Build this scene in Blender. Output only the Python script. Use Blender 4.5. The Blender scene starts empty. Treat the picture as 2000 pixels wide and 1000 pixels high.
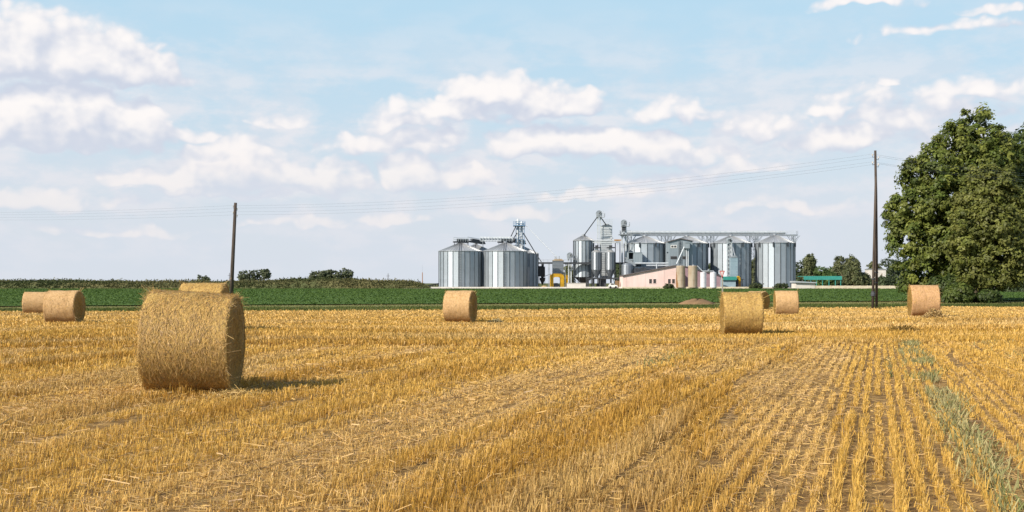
import bpy, math, random
import numpy as np
from mathutils import Vector, Matrix
R_ = math.radians
scene = bpy.context.scene
COL = scene.collection
rng = np.random.default_rng(7)
random.seed(7)

# ------------------------------------------------------------------ camera, sky, sun, exposure
EYE = 1.65          # eye height in metres
FPX = 2200.0        # focal length for a picture 2000 units wide
HOR = 553.0         # row of the horizon in the same units
cam_d = bpy.data.cameras.new('camera')
cam_d.sensor_width = 36.0
cam_d.lens = 36.0 * FPX / 2000.0
cam_d.shift_y = (HOR - 500.0) / 2000.0
cam_d.clip_start = 0.1
cam_d.clip_end = 12000
cam = bpy.data.objects.new('camera', cam_d)
cam.location = (0, 0, EYE)
cam.rotation_euler = (R_(90), 0, 0)
COL.objects.link(cam)
scene.camera = cam

SUN_AZ, SUN_EL = 52.0, 36.0     # degrees to the left of straight behind, and height
to_sun = Vector((-math.sin(R_(SUN_AZ)) * math.cos(R_(SUN_EL)), -math.cos(R_(SUN_AZ)) * math.cos(R_(SUN_EL)), math.sin(R_(SUN_EL))))
sun_d = bpy.data.lights.new('sun', 'SUN')
sun_d.energy = 5.0
sun_d.angle = R_(0.5)
sun_d.color = (1.0, 0.91, 0.78)
sun = bpy.data.objects.new('sun', sun_d)
sun.rotation_euler = to_sun.to_track_quat('Z', 'Y').to_euler()
sun.location = (-30, -20, 60)
COL.objects.link(sun)

scene.view_settings.view_transform = 'Standard'
scene.view_settings.look = 'None'
scene.view_settings.exposure = 0.3
scene.view_settings.gamma = 1.0
scene.cycles.max_bounces = 6
scene.cycles.diffuse_bounces = 3
scene.cycles.glossy_bounces = 3
scene.cycles.transmission_bounces = 3
scene.cycles.transparent_max_bounces = 6
scene.cycles.caustics_reflective = False
scene.cycles.caustics_refractive = False


class NT:
    """short hand for wiring node trees"""
    def __init__(s, tree):
        s.t = tree
        s.n = tree.nodes
        s.l = tree.links
    def set(s, sock, val):
        if hasattr(val, 'is_output'):
            s.l.new(val, sock)
        else:
            sock.default_value = val
    def node(s, typ, **kw):
        nd = s.n.new(typ)
        for k, v in kw.items():
            setattr(nd, k, v)
        return nd
    def math(s, op, a, b=None, c=None, clamp=False):
        nd = s.node('ShaderNodeMath', operation=op, use_clamp=clamp)
        s.set(nd.inputs[0], a)
        if b is not None: s.set(nd.inputs[1], b)
        if c is not None: s.set(nd.inputs[2], c)
        return nd.outputs[0]
    def vmath(s, op, a, b=None, c=None, out=0):
        nd = s.node('ShaderNodeVectorMath', operation=op)
        s.set(nd.inputs[0], a)
        if b is not None: s.set(nd.inputs[1], b)
        if c is not None: s.set(nd.inputs[2], c)
        return nd.outputs[out]
    def smooth(s, x, a, b, to0=0.0, to1=1.0):
        nd = s.node('ShaderNodeMapRange', interpolation_type='SMOOTHSTEP')
        s.set(nd.inputs[0], x)
        for i, v in enumerate((a, b, to0, to1)):
            s.set(nd.inputs[1 + i], v)
        return nd.outputs[0]
    def mix(s, f, a, b, blend='MIX'):
        nd = s.node('ShaderNodeMix', data_type='RGBA', blend_type=blend)
        s.set(nd.inputs[0], f)
        for i, v in ((6, a), (7, b)):
            s.set(nd.inputs[i], v if hasattr(v, 'is_output') else (*v[:3], 1.0))
        return nd.outputs[2]
    def noise(s, vec, scale, detail=3.0, rough=0.55, dist=0.0, lac=2.0, dim='3D'):
        nd = s.node('ShaderNodeTexNoise', noise_dimensions=dim)
        if vec is not None: s.l.new(vec, nd.inputs['Vector'])
        nd.inputs['Scale'].default_value = scale
        nd.inputs['Detail'].default_value = detail
        nd.inputs['Roughness'].default_value = rough
        nd.inputs['Lacunarity'].default_value = lac
        nd.inputs['Distortion'].default_value = dist
        return nd.outputs['Fac']
    def xyz(s, x, y, z=0.0):
        nd = s.node('ShaderNodeCombineXYZ')
        for i, v in enumerate((x, y, z)): s.set(nd.inputs[i], v)
        return nd.outputs[0]


def px_angle(px, py):
    a = math.atan((px - 1000) / FPX)
    return a, math.atan((HOR - py) / FPX * math.cos(a))


# cumulus banks: direction (as azimuth / elevation), half width, half height, thinness
CLOUDS = [
    (40, 85, 120, 62, 0), (150, 105, 120, 55, 0), (250, 125, 95, 38, .1), (320, 140, 80, 22, .5),
    (60, 228, 110, 52, 0), (150, 220, 105, 52, 0), (245, 240, 85, 40, .1), (110, 280, 140, 20, .5), (370, 262, 60, 16, .6),
    (400, 322, 80, 36, 0), (475, 318, 80, 38, 0), (350, 348, 130, 24, .3), (560, 345, 95, 30, .2), (650, 345, 75, 32, .2), (470, 372, 220, 14, .5),
    (520, 235, 50, 18, .6), (575, 230, 45, 15, .7), (240, 395, 120, 16, .6),
    (960, 172, 110, 34, .22), (1065, 195, 105, 30, .2), (880, 215, 150, 30, .42), (800, 240, 110, 22, .6),
    (805, 335, 68, 34, .05), (900, 338, 85, 26, .3), (750, 280, 140, 24, .5), (840, 268, 80, 20, .5),
    (1060, 272, 78, 32, 0), (1150, 280, 110, 28, .1), (1240, 285, 90, 30, .2), (1340, 300, 130, 22, .45),
    (1630, 268, 90, 24, .2), (1640, 220, 90, 18, .45), (1745, 162, 42, 13, .45), (1920, 168, 100, 24, .5), (1850, 260, 120, 26, .62),
    (1680, 0, 130, 18, .6), (1880, 46, 230, 20, .74), (1960, 12, 110, 14, .74),
    (100, 388, 105, 22, .45), (1440, 322, 100, 18, .35), (1290, 340, 130, 16, .5), (1000, 415, 130, 16, .5), (780, 430, 80, 15, .5),
    (1330, 215, 90, 40, .64), (1500, 240, 140, 36, .70), (1750, 205, 240, 60, .68), (1180, 375, 200, 18, .55), (1560, 400, 160, 18, .6),
    (600, 430, 180, 14, .65), (200, 450, 200, 14, .65),
]


def cloud_field_group():
    g = bpy.data.node_groups.new('cloud_field', 'ShaderNodeTree')
    g.interface.new_socket('Vector', in_out='INPUT', socket_type='NodeSocketVector')
    g.interface.new_socket('Density', in_out='OUTPUT', socket_type='NodeSocketFloat')
    T = NT(g)
    gi = T.node('NodeGroupInput').outputs[0]
    go = T.node('NodeGroupOutput')
    # low noise pushes the outlines about
    w = T.node('ShaderNodeTexNoise', noise_dimensions='2D')
    T.l.new(gi, w.inputs['Vector'])
    w.inputs['Scale'].default_value = 22.0
    w.inputs['Detail'].default_value = 2.0
    off = T.vmath('MULTIPLY', T.vmath('SUBTRACT', w.outputs['Color'], (.5, .5, .5)), (.055, .026, 0))
    p = T.vmath('ADD', gi, off)
    best = None
    for (px, py, rx, ry, thin) in CLOUDS:
        a, e = px_angle(px, py)
        rx, ry = 1.22 * rx / FPX, 1.25 * ry / FPX
        e -= .28 * ry
        q = T.vmath('MULTIPLY_ADD', p, (1 / rx, .82 / ry, 0), (-a / rx, -.82 * e / ry, math.sqrt(max(0, thin + .04))))
        q = T.vmath('MULTIPLY_ADD', T.vmath('MINIMUM', q, (1e3, 0, 1e3)), (0, .9, 0), q)      # flat base
        ln = T.vmath('DOT_PRODUCT', q, q, out=1)
        if best is None:
            best = ln
        else:
            nd = T.node('ShaderNodeMath', operation='SMOOTH_MIN')
            T.set(nd.inputs[0], best); T.set(nd.inputs[1], ln); nd.inputs[2].default_value = .12
            best = nd.outputs[0]
    # rounded billows: inverted cells at two sizes, over a soft fractal
    pb = T.vmath('MULTIPLY', T.vmath('ADD', gi, T.vmath('MULTIPLY', off, (.35, .5, 0))), (1, 1.25, 1))
    def cells(scale):
        v = T.node('ShaderNodeTexVoronoi', feature='SMOOTH_F1', voronoi_dimensions='2D')
        T.l.new(pb, v.inputs['Vector'])
        v.inputs['Scale'].default_value = scale
        v.inputs['Smoothness'].default_value = .6
        return T.math('SUBTRACT', .55, v.outputs['Distance'])
    b1, b2 = cells(48.0), cells(120.0)
    fr = T.math('SUBTRACT', T.noise(pb, 40.0, 6.0, .58, dim='2D'), .5)
    d = T.math('MAXIMUM', T.math('SUBTRACT', 1.0, best), -1.2)
    d = T.math('MULTIPLY_ADD', b1, .62, d)
    d = T.math('MULTIPLY_ADD', b2, .30, d)
    d = T.math('MULTIPLY_ADD', fr, .62, d)
    T.l.new(T.math('ADD', d, .07), go.inputs[0])
    return g


def build_world():
    w = bpy.data.worlds.new('World')
    scene.world = w
    w.use_nodes = True
    T = NT(w.node_tree)
    T.n.clear()
    out = T.node('ShaderNodeOutputWorld')
    bg = T.node('ShaderNodeBackground')
    STR = 0.10
    bg.inputs[1].default_value = STR
    T.l.new(bg.outputs[0], out.inputs[0])
    sky = T.node('ShaderNodeTexSky', sky_type='NISHITA')
    sky.sun_disc = False
    sky.sun_elevation = R_(SUN_EL)
    sky.sun_rotation = R_(180 + SUN_AZ)
    sky.altitude = 100
    sky.air_density = 1.0
    sky.dust_density = 1.0
    sky.ozone_density = 1.0
    tc = T.node('ShaderNodeTexCoord').outputs['Generated']
    sp = T.node('ShaderNodeSeparateXYZ')
    T.l.new(tc, sp.inputs[0])
    az = T.math('ARCTAN2', sp.outputs[0], sp.outputs[1])
    el = T.math('ARCSINE', sp.outputs[2])
    p = T.xyz(az, el, 0.37)
    grp = cloud_field_group()
    def field(v):
        nd = T.node('ShaderNodeGroup')
        nd.node_tree = grp
        T.l.new(v, nd.inputs[0])
        return nd.outputs[0]
    d0 = field(p)
    d1 = field(T.vmath('ADD', p, (-.010, .016, 0)))
    EXPO = 2 ** scene.view_settings.exposure
    def c(r, g, b): return (r / STR / EXPO, g / STR / EXPO, b / STR / EXPO)
    # clear air: the sky texture, paled by the summer haze that thickens toward the horizon
    hz = T.smooth(el, 0.0, 0.27)
    pale = T.mix(hz, c(.69, .76, .835), c(.51, .745, .905))
    air = T.mix(T.smooth(el, .25, .9, .90, .0), sky.outputs[0], pale)
    # thin veil of far cloud low in the sky
    veil_n = T.noise(T.vmath('MULTIPLY', p, (1, 2.4, 1)), 11.0, 5.0, .58, dim='2D')
    veil = T.math('MULTIPLY', T.smooth(veil_n, .33, .60), T.smooth(el, .27, .12))
    veil_c = T.mix(T.smooth(T.noise(T.vmath('MULTIPLY', p, (1, 2.2, 1)), 24.0, 4.0, dim='2D'), .35, .65), c(.69, .755, .84), c(.87, .84, .87))
    air = T.mix(T.math('MULTIPLY', veil, .75), air, veil_c)
    air = T.mix(T.smooth(el, .15, -.01, 0, .85), air, c(.69, .74, .82))
    # cumulus: lit where it thins toward the sun, grey-lilac underneath
    lit = T.math('MULTIPLY_ADD', T.math('SUBTRACT', d0, d1), .62, .40)
    lit = T.math('MULTIPLY', T.smooth(lit, 0.0, 1.0), T.smooth(d0, .0, .8, .6, 1.0))
    far = T.smooth(el, .04, .16)
    shade = T.mix(far, c(.70, .735, .82), c(.625, .675, .79))
    white = T.mix(far, c(.95, .885, .865), c(1.0, .96, .945))
    cl = T.mix(lit, shade, white)
    alpha = T.smooth(d0, -.08, .50)
    alpha = T.math('MULTIPLY', alpha, T.smooth(el, .02, .15, .55, .98))
    fin = T.mix(alpha, air, cl)
    T.l.new(fin, bg.inputs[0])
    w.cycles.sampling_method = 'MANUAL'
    w.cycles.sample_map_resolution = 512


build_world()

# ------------------------------------------------------------------ helpers
def X(px, d): return (px - 1000.0) / FPX * d
def Z(py, d): return EYE - (py - HOR) / FPX * d


def tag(o, label=None, cat=None, group=None, kind=None):
    if label: o['label'] = label
    if cat: o['category'] = cat
    if group: o['group'] = group
    if kind: o['kind'] = kind
    return o


def thing(name, loc, label, cat, group=None):
    o = bpy.data.objects.new(name, None)
    o.empty_display_size = .3
    o.location = loc
    COL.objects.link(o)
    return tag(o, label, cat, group)


def link_mesh(name, me, mats, parent=None, origin=None):
    for m in (mats if isinstance(mats, (list, tuple)) else [mats]):
        me.materials.append(m)
    o = bpy.data.objects.new(name, me)
    COL.objects.link(o)
    if parent is not None:
        root = parent
        loc = Vector(parent.location)
        while root.parent is not None:
            root = root.parent
            loc += root.location
        o.parent = parent
        me.transform(Matrix.Translation(-loc))
    elif origin is not None:
        me.transform(Matrix.Translation(-Vector(origin)))
        o.location = origin
    return o


class MB:
    def __init__(s):
        s.v, s.f, s.m = [], [], []
    def add(s, vs, fs, mi=0):
        n = len(s.v)
        s.v.extend(tuple(v) for v in vs)
        s.f.extend(tuple(i + n for i in f) for f in fs)
        s.m.extend([mi] * len(fs))
    def box(s, x0, x1, y0, y1, z0, z1, mi=0):
        s.add([(x0, y0, z0), (x1, y0, z0), (x1, y1, z0), (x0, y1, z0), (x0, y0, z1), (x1, y0, z1), (x1, y1, z1), (x0, y1, z1)],
              [(0, 3, 2, 1), (4, 5, 6, 7), (0, 1, 5, 4), (1, 2, 6, 5), (2, 3, 7, 6), (3, 0, 4, 7)], mi)
    def rect(s, px0, px1, py0, py1, d, depth, mi=0):
        s.box(X(px0, d), X(px1, d), d, d + depth, Z(py1, d), Z(py0, d), mi)
    def bar(s, p, q, w, h=None, mi=0):
        p, q = Vector(p), Vector(q)
        h = w if h is None else h
        t = (q - p).normalized()
        up = Vector((0, 0, 1)) if abs(t.z) < .95 else Vector((0, 1, 0))
        a = t.cross(up).normalized() * (w / 2)
        b = a.cross(t).normalized() * (h / 2)
        vs = [c + sa * a + sb * b for c in (p, q) for sa, sb in ((-1, -1), (1, -1), (1, 1), (-1, 1))]
        s.add(vs, [(0, 1, 2, 3), (7, 6, 5, 4), (0, 4, 5, 1), (1, 5, 6, 2), (2, 6, 7, 3), (3, 7, 4, 0)], mi)
    def tube(s, p, q, r0, r1=None, n=10, mi=0):
        p, q = Vector(p), Vector(q)
        r1 = r0 if r1 is None else r1
        t = (q - p).normalized()
        up = Vector((0, 0, 1)) if abs(t.z) < .95 else Vector((1, 0, 0))
        a = t.cross(up).normalized()
        b = t.cross(a).normalized()
        vs = []
        for c, r in ((p, r0), (q, r1)):
            for k in range(n):
                th = 2 * math.pi * k / n
                vs.append(c + (a * math.cos(th) + b * math.sin(th)) * r)
        fs = [(k, (k + 1) % n, n + (k + 1) % n, n + k) for k in range(n)]
        fs += [tuple(range(n))[::-1], tuple(range(n, 2 * n))]
        s.add(vs, fs, mi)
    def path(s, pts, radii, n=8, mi=0):
        pts = [Vector(p) for p in pts]
        vs, fs = [], []
        for i, p in enumerate(pts):
            t = (pts[min(i + 1, len(pts) - 1)] - pts[max(i - 1, 0)]).normalized()
            up = Vector((0, 1, 0)) if abs(t.y) < .9 else Vector((1, 0, 0))
            a = t.cross(up).normalized()
            b = t.cross(a).normalized()
            for k in range(n):
                th = 2 * math.pi * k / n
                vs.append(p + (a * math.cos(th) + b * math.sin(th)) * radii[i])
        for i in range(len(pts) - 1):
            for k in range(n):
                fs.append((i * n + k, i * n + (k + 1) % n, (i + 1) * n + (k + 1) % n, (i + 1) * n + k))
        fs.append(tuple(range(n))[::-1])
        fs.append(tuple(range((len(pts) - 1) * n, len(pts) * n)))
        s.add(vs, fs, mi)
    def lathe(s, prof, n, c, mi=0, cap=True, ph=0.0):
        vs, fs = [], []
        for r, z in prof:
            for k in range(n):
                th = 2 * math.pi * k / n + ph
                vs.append((c[0] + r * math.cos(th), c[1] + r * math.sin(th), c[2] + z))
        for i in range(len(prof) - 1):
            for k in range(n):
                fs.append((i * n + k, i * n + (k + 1) % n, (i + 1) * n + (k + 1) % n, (i + 1) * n + k))
        if cap:
            fs.append(tuple(range(n))[::-1])
            fs.append(tuple(range((len(prof) - 1) * n, len(prof) * n)))
        s.add(vs, fs, mi)
    def prism(s, poly, y0, y1, mi=0):
        n = len(poly)
        vs = [(x, y0, z) for x, z in poly] + [(x, y1, z) for x, z in poly]
        fs = [tuple(range(n)), tuple(range(n, 2 * n))[::-1]]
        fs += [(k, n + k, n + (k + 1) % n, (k + 1) % n) for k in range(n)]
        s.add(vs, fs, mi)
    def build(s, name, mats, parent=None, origin=None, smooth=False, tint=None):
        me = bpy.data.meshes.new(name)
        me.from_pydata(s.v, [], s.f)
        me.polygons.foreach_set('material_index', s.m)
        if smooth:
            me.polygons.foreach_set('use_smooth', [True] * len(s.f))
        if tint is not None:
            a = me.attributes.new('tint', 'FLOAT', 'FACE')
            a.data.foreach_set('value', [tint(i) for i in range(len(s.f))])
        me.update()
        return link_mesh(name, me, mats, parent, origin)


def quads(name, V, col, mat, parent=None, origin=None, smooth=False):
    """one mesh from an array of quads (n,4,3) with a colour for each quad (n,3)"""
    n = len(V)
    me = bpy.data.meshes.new(name)
    me.vertices.add(n * 4)
    me.vertices.foreach_set('co', np.ascontiguousarray(V, dtype=np.float32).ravel())
    me.loops.add(n * 4)
    me.loops.foreach_set('vertex_index', np.arange(n * 4, dtype=np.int32))
    me.polygons.add(n)
    me.polygons.foreach_set('loop_start', np.arange(0, n * 4, 4, dtype=np.int32))
    c = np.ones((n, 4, 4), dtype=np.float32)
    c[:, :, :3] = np.asarray(col, dtype=np.float32)[:, None, :]
    at = me.attributes.new('Col', 'FLOAT_COLOR', 'POINT')
    at.data.foreach_set('color', c.ravel())
    me.update(calc_edges=True)
    return link_mesh(name, me, mat, parent, origin)


def vnoise(x, y, seed=0):
    """smooth value noise in [0,1]"""
    x = np.asarray(x, dtype=np.float64); y = np.asarray(y, dtype=np.float64)
    xi = np.floor(x).astype(np.int64); yi = np.floor(y).astype(np.int64)
    fx = x - xi; fy = y - yi
    fx = fx * fx * (3 - 2 * fx); fy = fy * fy * (3 - 2 * fy)
    def h(i, j):
        k = (i * 374761393 + j * 668265263 + seed * 1442695041) & 0x7fffffff
        k = ((k ^ (k >> 13)) * 1274126177) & 0x7fffffff
        k = k ^ (k >> 16)
        return (k & 0xffff) / 65535.0
    a = h(xi, yi) * (1 - fx) + h(xi + 1, yi) * fx
    b = h(xi, yi + 1) * (1 - fx) + h(xi + 1, yi + 1) * fx
    return a * (1 - fy) + b * fy


def fnoise(x, y, seed=0, oct=3):
    t = 0; a = .5; s = 0
    for k in range(oct):
        t = t + a * vnoise(x * 2 ** k, y * 2 ** k, seed + k * 17); s += a; a *= .5
    return t / s


PROF_Y = np.array([-60, 0, 8, 16, 24, 36, 48, 60, 76, 92, 110, 140, 240, 322, 342, 420, 9000.])
PROF_Z = np.array([.03, .03, .03, .07, .02, -.08, -.08, -.18, -.36, -.36, -.27, -.13, -.06, -.02, .16, .2, .2])
BUMPS = [(17.0, 48.5, 6.0, .22), (-9.2, 33.0, 5.0, .27)]


def g(x, y):
    """height of the land"""
    x = np.asarray(x, dtype=np.float64); y = np.asarray(y, dtype=np.float64)
    z = sum(np.interp(y + o, PROF_Y, PROF_Z) * w for o, w in ((-4, .2), (-2, .2), (0, .2), (2, .2), (4, .2)))
    for bx, by, s, h in BUMPS:
        z = z + h * np.exp(-((x - bx) ** 2 + (y - by) ** 2) / (2 * s * s))
    near = np.clip((110 - y) / 40, 0, 1)
    z = z + near * .05 * (fnoise(x * .25, y * .25, 5) - .5)
    return z


def edge_y(x):      # where the stubble ends and the grass begins
    return 80 + .25 * np.asarray(x)


# ------------------------------------------------------------------ materials
def mat(name, c1, c2=None, scale=4.0, rough=.8, metal=0.0, bump=0.0, bscale=20.0, stretch=(1, 1, 1), detail=4.0, spec=.3, lo=.35, hi=.65):
    m = bpy.data.materials.new(name)
    m.use_nodes = True
    T = NT(m.node_tree)
    b = T.n['Principled BSDF']
    b.inputs['Roughness'].default_value = rough
    b.inputs['Metallic'].default_value = metal
    b.inputs['Specular IOR Level'].default_value = spec
    tc = T.node('ShaderNodeTexCoord').outputs['Object']
    v = T.vmath('MULTIPLY', tc, stretch)
    if c2 is None:
        c2 = tuple(k * .8 for k in c1)
    f = T.smooth(T.noise(v, scale, detail), lo, hi)
    T.l.new(T.mix(f, c1, c2), b.inputs['Base Color'])
    if bump:
        bn = T.node('ShaderNodeBump')
        bn.inputs['Strength'].default_value = bump
        bn.inputs['Distance'].default_value = .05
        T.l.new(T.noise(v, bscale, 5.0), bn.inputs['Height'])
        T.l.new(bn.outputs[0], b.inputs['Normal'])
    return m


def blade_mat(name, trans=.25, rough=.8, spec=.2):
    """thin plant matter: colour from the blade, some light comes through"""
    m = bpy.data.materials.new(name)
    m.use_nodes = True
    T = NT(m.node_tree)
    b = T.n['Principled BSDF']
    b.inputs['Roughness'].default_value = rough
    b.inputs['Specular IOR Level'].default_value = spec
    at = T.node('ShaderNodeAttribute', attribute_name='Col').outputs['Color']
    T.l.new(at, b.inputs['Base Color'])
    tr = T.node('ShaderNodeBsdfTranslucent')
    T.l.new(at, tr.inputs[0])
    mx = T.node('ShaderNodeMixShader')
    mx.inputs[0].default_value = trans
    T.l.new(b.outputs[0], mx.inputs[1])
    T.l.new(tr.outputs[0], mx.inputs[2])
    T.l.new(mx.outputs[0], T.n['Material Output'].inputs[0])
    return m


def metal_mat(name, c, rough, metal, var=.25, corr=0.0):
    """galvanised sheet: each sheet has its own tint, streaks run down; rolled corrugation tips the surface up and down"""
    m = bpy.data.materials.new(name)
    m.use_nodes = True
    T = NT(m.node_tree)
    b = T.n['Principled BSDF']
    b.inputs['Metallic'].default_value = metal
    tc = T.node('ShaderNodeTexCoord').outputs['Object']
    ti = T.node('ShaderNodeAttribute', attribute_name='tint').outputs['Fac']
    st = T.noise(T.vmath('MULTIPLY', tc, (1.6, 1.6, .12)), 2.0, 4.0)
    sg = T.noise(T.vmath('MULTIPLY', tc, (1, 1, 1)), .9, 3.0)
    f = T.math('MULTIPLY_ADD', T.math('SUBTRACT', st, .5), .55, T.math('MULTIPLY_ADD', T.math('SUBTRACT', sg, .5), .35, ti))
    k = T.math('MULTIPLY_ADD', T.math('SUBTRACT', f, .5), var, 1.0)
    T.l.new(T.mix(1.0, c, T.xyz(k, k, k), 'MULTIPLY'), b.inputs['Base Color'])
    T.l.new(T.math('MULTIPLY_ADD', T.math('SUBTRACT', f, .5), .15, rough), b.inputs['Roughness'])
    if corr:
        sp = T.node('ShaderNodeSeparateXYZ')
        T.l.new(tc, sp.inputs[0])
        w = T.math('MULTIPLY', T.math('SINE', T.math('MULTIPLY', sp.outputs[2], 2 * math.pi / .09)), corr)
        n = T.vmath('NORMALIZE', T.vmath('ADD', T.node('ShaderNodeNewGeometry').outputs['Normal'], T.xyz(0.0, 0.0, w)))
        T.l.new(n, b.inputs['Normal'])
    return m


M = {}
M['soil'] = mat('soil', (.16, .095, .04), (.34, .21, .075), 5.0, .95, bump=.6, bscale=14, spec=.1)
M['grassland'] = mat('grassland', (.075, .095, .03), (.12, .12, .045), .08, .95, spec=.1)
M['verge'] = mat('verge_soil', (.07, .095, .022), (.12, .12, .04), .3, .95, stretch=(.2, 1, 1), spec=.1)
M['track'] = mat('dry_grass_track', (.21, .20, .085), (.15, .17, .06), .6, .95, stretch=(.15, 1, 1), spec=.1)
M['crop'] = mat('crop_sheet', (.064, .118, .025), (.080, .135, .03), .09, .95, bump=.3, bscale=3.0, spec=.1)
M['yard'] = mat('yard_concrete', (.52, .48, .40), (.40, .36, .29), .15, .9)
M['asphalt'] = mat('asphalt', (.17, .17, .18), (.22, .21, .2), .8, .9)
M['stubble'] = blade_mat('stubble_straw', .28, .5, .45)
M['leaf'] = blade_mat('leaf', .38, .55, .35)
M['grass'] = blade_mat('grass_blade', .25)
M['bark'] = mat('bark', (.10, .075, .05), (.17, .13, .09), 6, .9, bump=.7, bscale=12, stretch=(1, 1, .2))
M['pole_wood'] = mat('pole_wood', (.055, .042, .035), (.10, .078, .062), 5, .9, bump=.5, bscale=20, stretch=(2, 2, .15))
M['galv'] = metal_mat('galvanised_sheet', (.39, .44, .49), .55, .6, .34, .45)
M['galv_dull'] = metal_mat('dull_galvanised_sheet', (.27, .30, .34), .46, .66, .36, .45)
M['galv_roof'] = metal_mat('galvanised_roof_sheet', (.58, .59, .60), .42, .6, .3)
M['rib'] = mat('shadowed_stiffener_steel', (.055, .065, .075), (.09, .10, .115), 2, .6, .3)  # stiffeners are galvanised too; the dark colour paints their shadow lines
M['steel'] = mat('grey_steel', (.30, .33, .37), (.40, .43, .46), 1.2, .5, .5)
M['steel_light'] = mat('pale_steel', (.62, .65, .68), (.52, .56, .60), 1.2, .5, .3)
M['steel_dark'] = mat('dark_steel', (.045, .05, .06), (.075, .08, .09), 1.5, .6, .3)
M['steel_blue'] = mat('blue_painted_steel', (.13, .24, .40), (.18, .30, .44), 1.5, .5, .2)
M['black'] = mat('black_steel', (.018, .02, .026), (.03, .032, .04), 1.5, .55, .2)
M['pink'] = mat('pink_render', (.84, .66, .62), (.76, .57, .53), .35, .9, stretch=(1, 1, .3))
M['roof_dark'] = mat('dark_roof_edge', (.10, .085, .085), (.14, .12, .12), 2, .8)
M['grey_clad'] = mat('grey_cladding', (.25, .30, .34), (.31, .36, .40), 2.0, .6, .15, stretch=(3, 1, .1))
M['glass'] = mat('dark_window', (.03, .032, .035), (.05, .05, .05), 1, .2, spec=.5)
M['white_frame'] = mat('white_frame', (.78, .78, .76), (.7, .7, .68), 2, .6)
M['beige'] = mat('beige_tank', (.42, .36, .28), (.34, .26, .18), .8, .75, stretch=(1.5, 1.5, .2))
M['rust'] = mat('rust_stain', (.36, .17, .07), (.42, .28, .16), 1.5, .85, stretch=(1.5, 1.5, .2))
M['white_tank'] = mat('white_tank', (.74, .73, .78), (.64, .63, .68), .8, .45, .1, stretch=(1.5, 1.5, .2))
M['yellow'] = mat('yellow_paint', (.54, .31, .015), (.36, .21, .015), .8, .55)
M['teal'] = mat('teal_sheet', (.035, .24, .20), (.05, .29, .25), 1.0, .5, stretch=(2, 1, 1))
M['pale_blue'] = mat('pale_blue_wall', (.30, .40, .46), (.25, .34, .40), .6, .8)
M['cream'] = mat('cream_wall', (.68, .60, .46), (.58, .50, .37), .6, .9, stretch=(1, 1, 2))
M['white_wall'] = mat('white_wall', (.66, .62, .58), (.56, .53, .49), .5, .9)
M['shed_roof'] = mat('shed_roof', (.33, .37, .40), (.40, .43, .45), 1, .6)
M['rubber'] = mat('rubber', (.015, .015, .015), None, 3, .8)
M['car_grey'] = mat('grey_car_paint', (.07, .08, .10), (.08, .09, .11), 1, .25, .3, spec=.5)
M['car_white'] = mat('white_car_paint', (.75, .75, .74), (.72, .72, .7), 1, .25, spec=.5)
M['wood'] = mat('pallet_wood', (.36, .22, .11), (.46, .30, .16), 3, .85, stretch=(1, 1, 8))
M['brick'] = mat('chimney_brick', (.34, .18, .12), (.42, .26, .18), 3, .9)
M['sign_red'] = mat('sign_red', (.38, .05, .05), (.30, .05, .05), 6, .5)
M['sign_pale'] = mat('sign_face', (.52, .44, .42), (.44, .37, .36), 6, .55)
M['post'] = mat('sign_post_concrete', (.36, .34, .30), (.28, .26, .23), 5, .9)
M['porcelain'] = mat('insulator', (.62, .60, .56), (.5, .48, .45), 4, .3, spec=.6)
M['wire'] = mat('wire', (.26, .28, .32), None, 3, .5, .5)
M['earth'] = mat('bare_earth', (.24, .15, .08), (.17, .11, .06), 1.2, .95, bump=.8, bscale=4)
M['mound'] = mat('weedy_bank', (.09, .105, .045), (.16, .145, .065), .12, .95, stretch=(.5, 1, 1.5), spec=.1)
M['grain'] = mat('grain', (.48, .33, .17), (.40, .27, .13), 3, .95)


def bale_mat(name, wrap, tan=False):
    m = bpy.data.materials.new(name)
    m.use_nodes = True
    T = NT(m.node_tree)
    b = T.n['Principled BSDF']
    b.inputs['Roughness'].default_value = .72
    b.inputs['Specular IOR Level'].default_value = .22
    tc = T.node('ShaderNodeTexCoord').outputs['Object']
    oi = T.node('ShaderNodeObjectInfo').outputs['Random']
    v = T.vmath('ADD', tc, T.xyz(T.math('MULTIPLY', oi, 31.0), 0.0, 0.0))
    a = T.noise(T.vmath('MULTIPLY', v, (2.2, .55, .55)), 26.0, 6.0, .65, 1.2)
    c = T.noise(v, 3.2, 3.0)
    if wrap:
        c0, c1, c2 = (.30, .165, .04), (.64, .435, .145), (.52, .34, .11)
        if tan == 2: c0, c1, c2 = (.36, .20, .09), (.64, .395, .20), (.56, .33, .155)
        elif tan: c0, c1, c2 = (.36, .21, .085), (.66, .44, .22), (.58, .37, .18)
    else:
        c0, c1, c2 = (.11, .06, .014), (.42, .26, .065), (.26, .15, .04)  # end straw coloured darker than the barrel to deepen its shade
        a = T.noise(T.vmath('MULTIPLY', v, (.5, 1, 1)), 30.0, 6.0, .65, 2.0)
    k = T.mix(T.smooth(a, .34, .62), c0, c1)
    k = T.mix(T.smooth(c, .4, .75, 0, .6), k, c2)
    band = T.noise(T.vmath('MULTIPLY', v, (1, .05, .05)), 9.0, 3.0)      # wound layers
    k = T.mix(T.smooth(band, .52, .66, 0, .35), k, c0)
    T.l.new(k, b.inputs['Base Color'])
    bn = T.node('ShaderNodeBump')
    bn.inputs['Strength'].default_value = .7
    bn.inputs['Distance'].default_value = .03
    T.l.new(a, bn.inputs['Height'])
    T.l.new(bn.outputs[0], b.inputs['Normal'])
    return m


M['bale'] = bale_mat('bale_wrap', True)
M['bale_tan'] = bale_mat('tan_bale_wrap', True, 1)
M['bale_pink'] = bale_mat('pinkish_bale_wrap', True, 2)
M['bale_end'] = bale_mat('bale_end', False)

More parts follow.
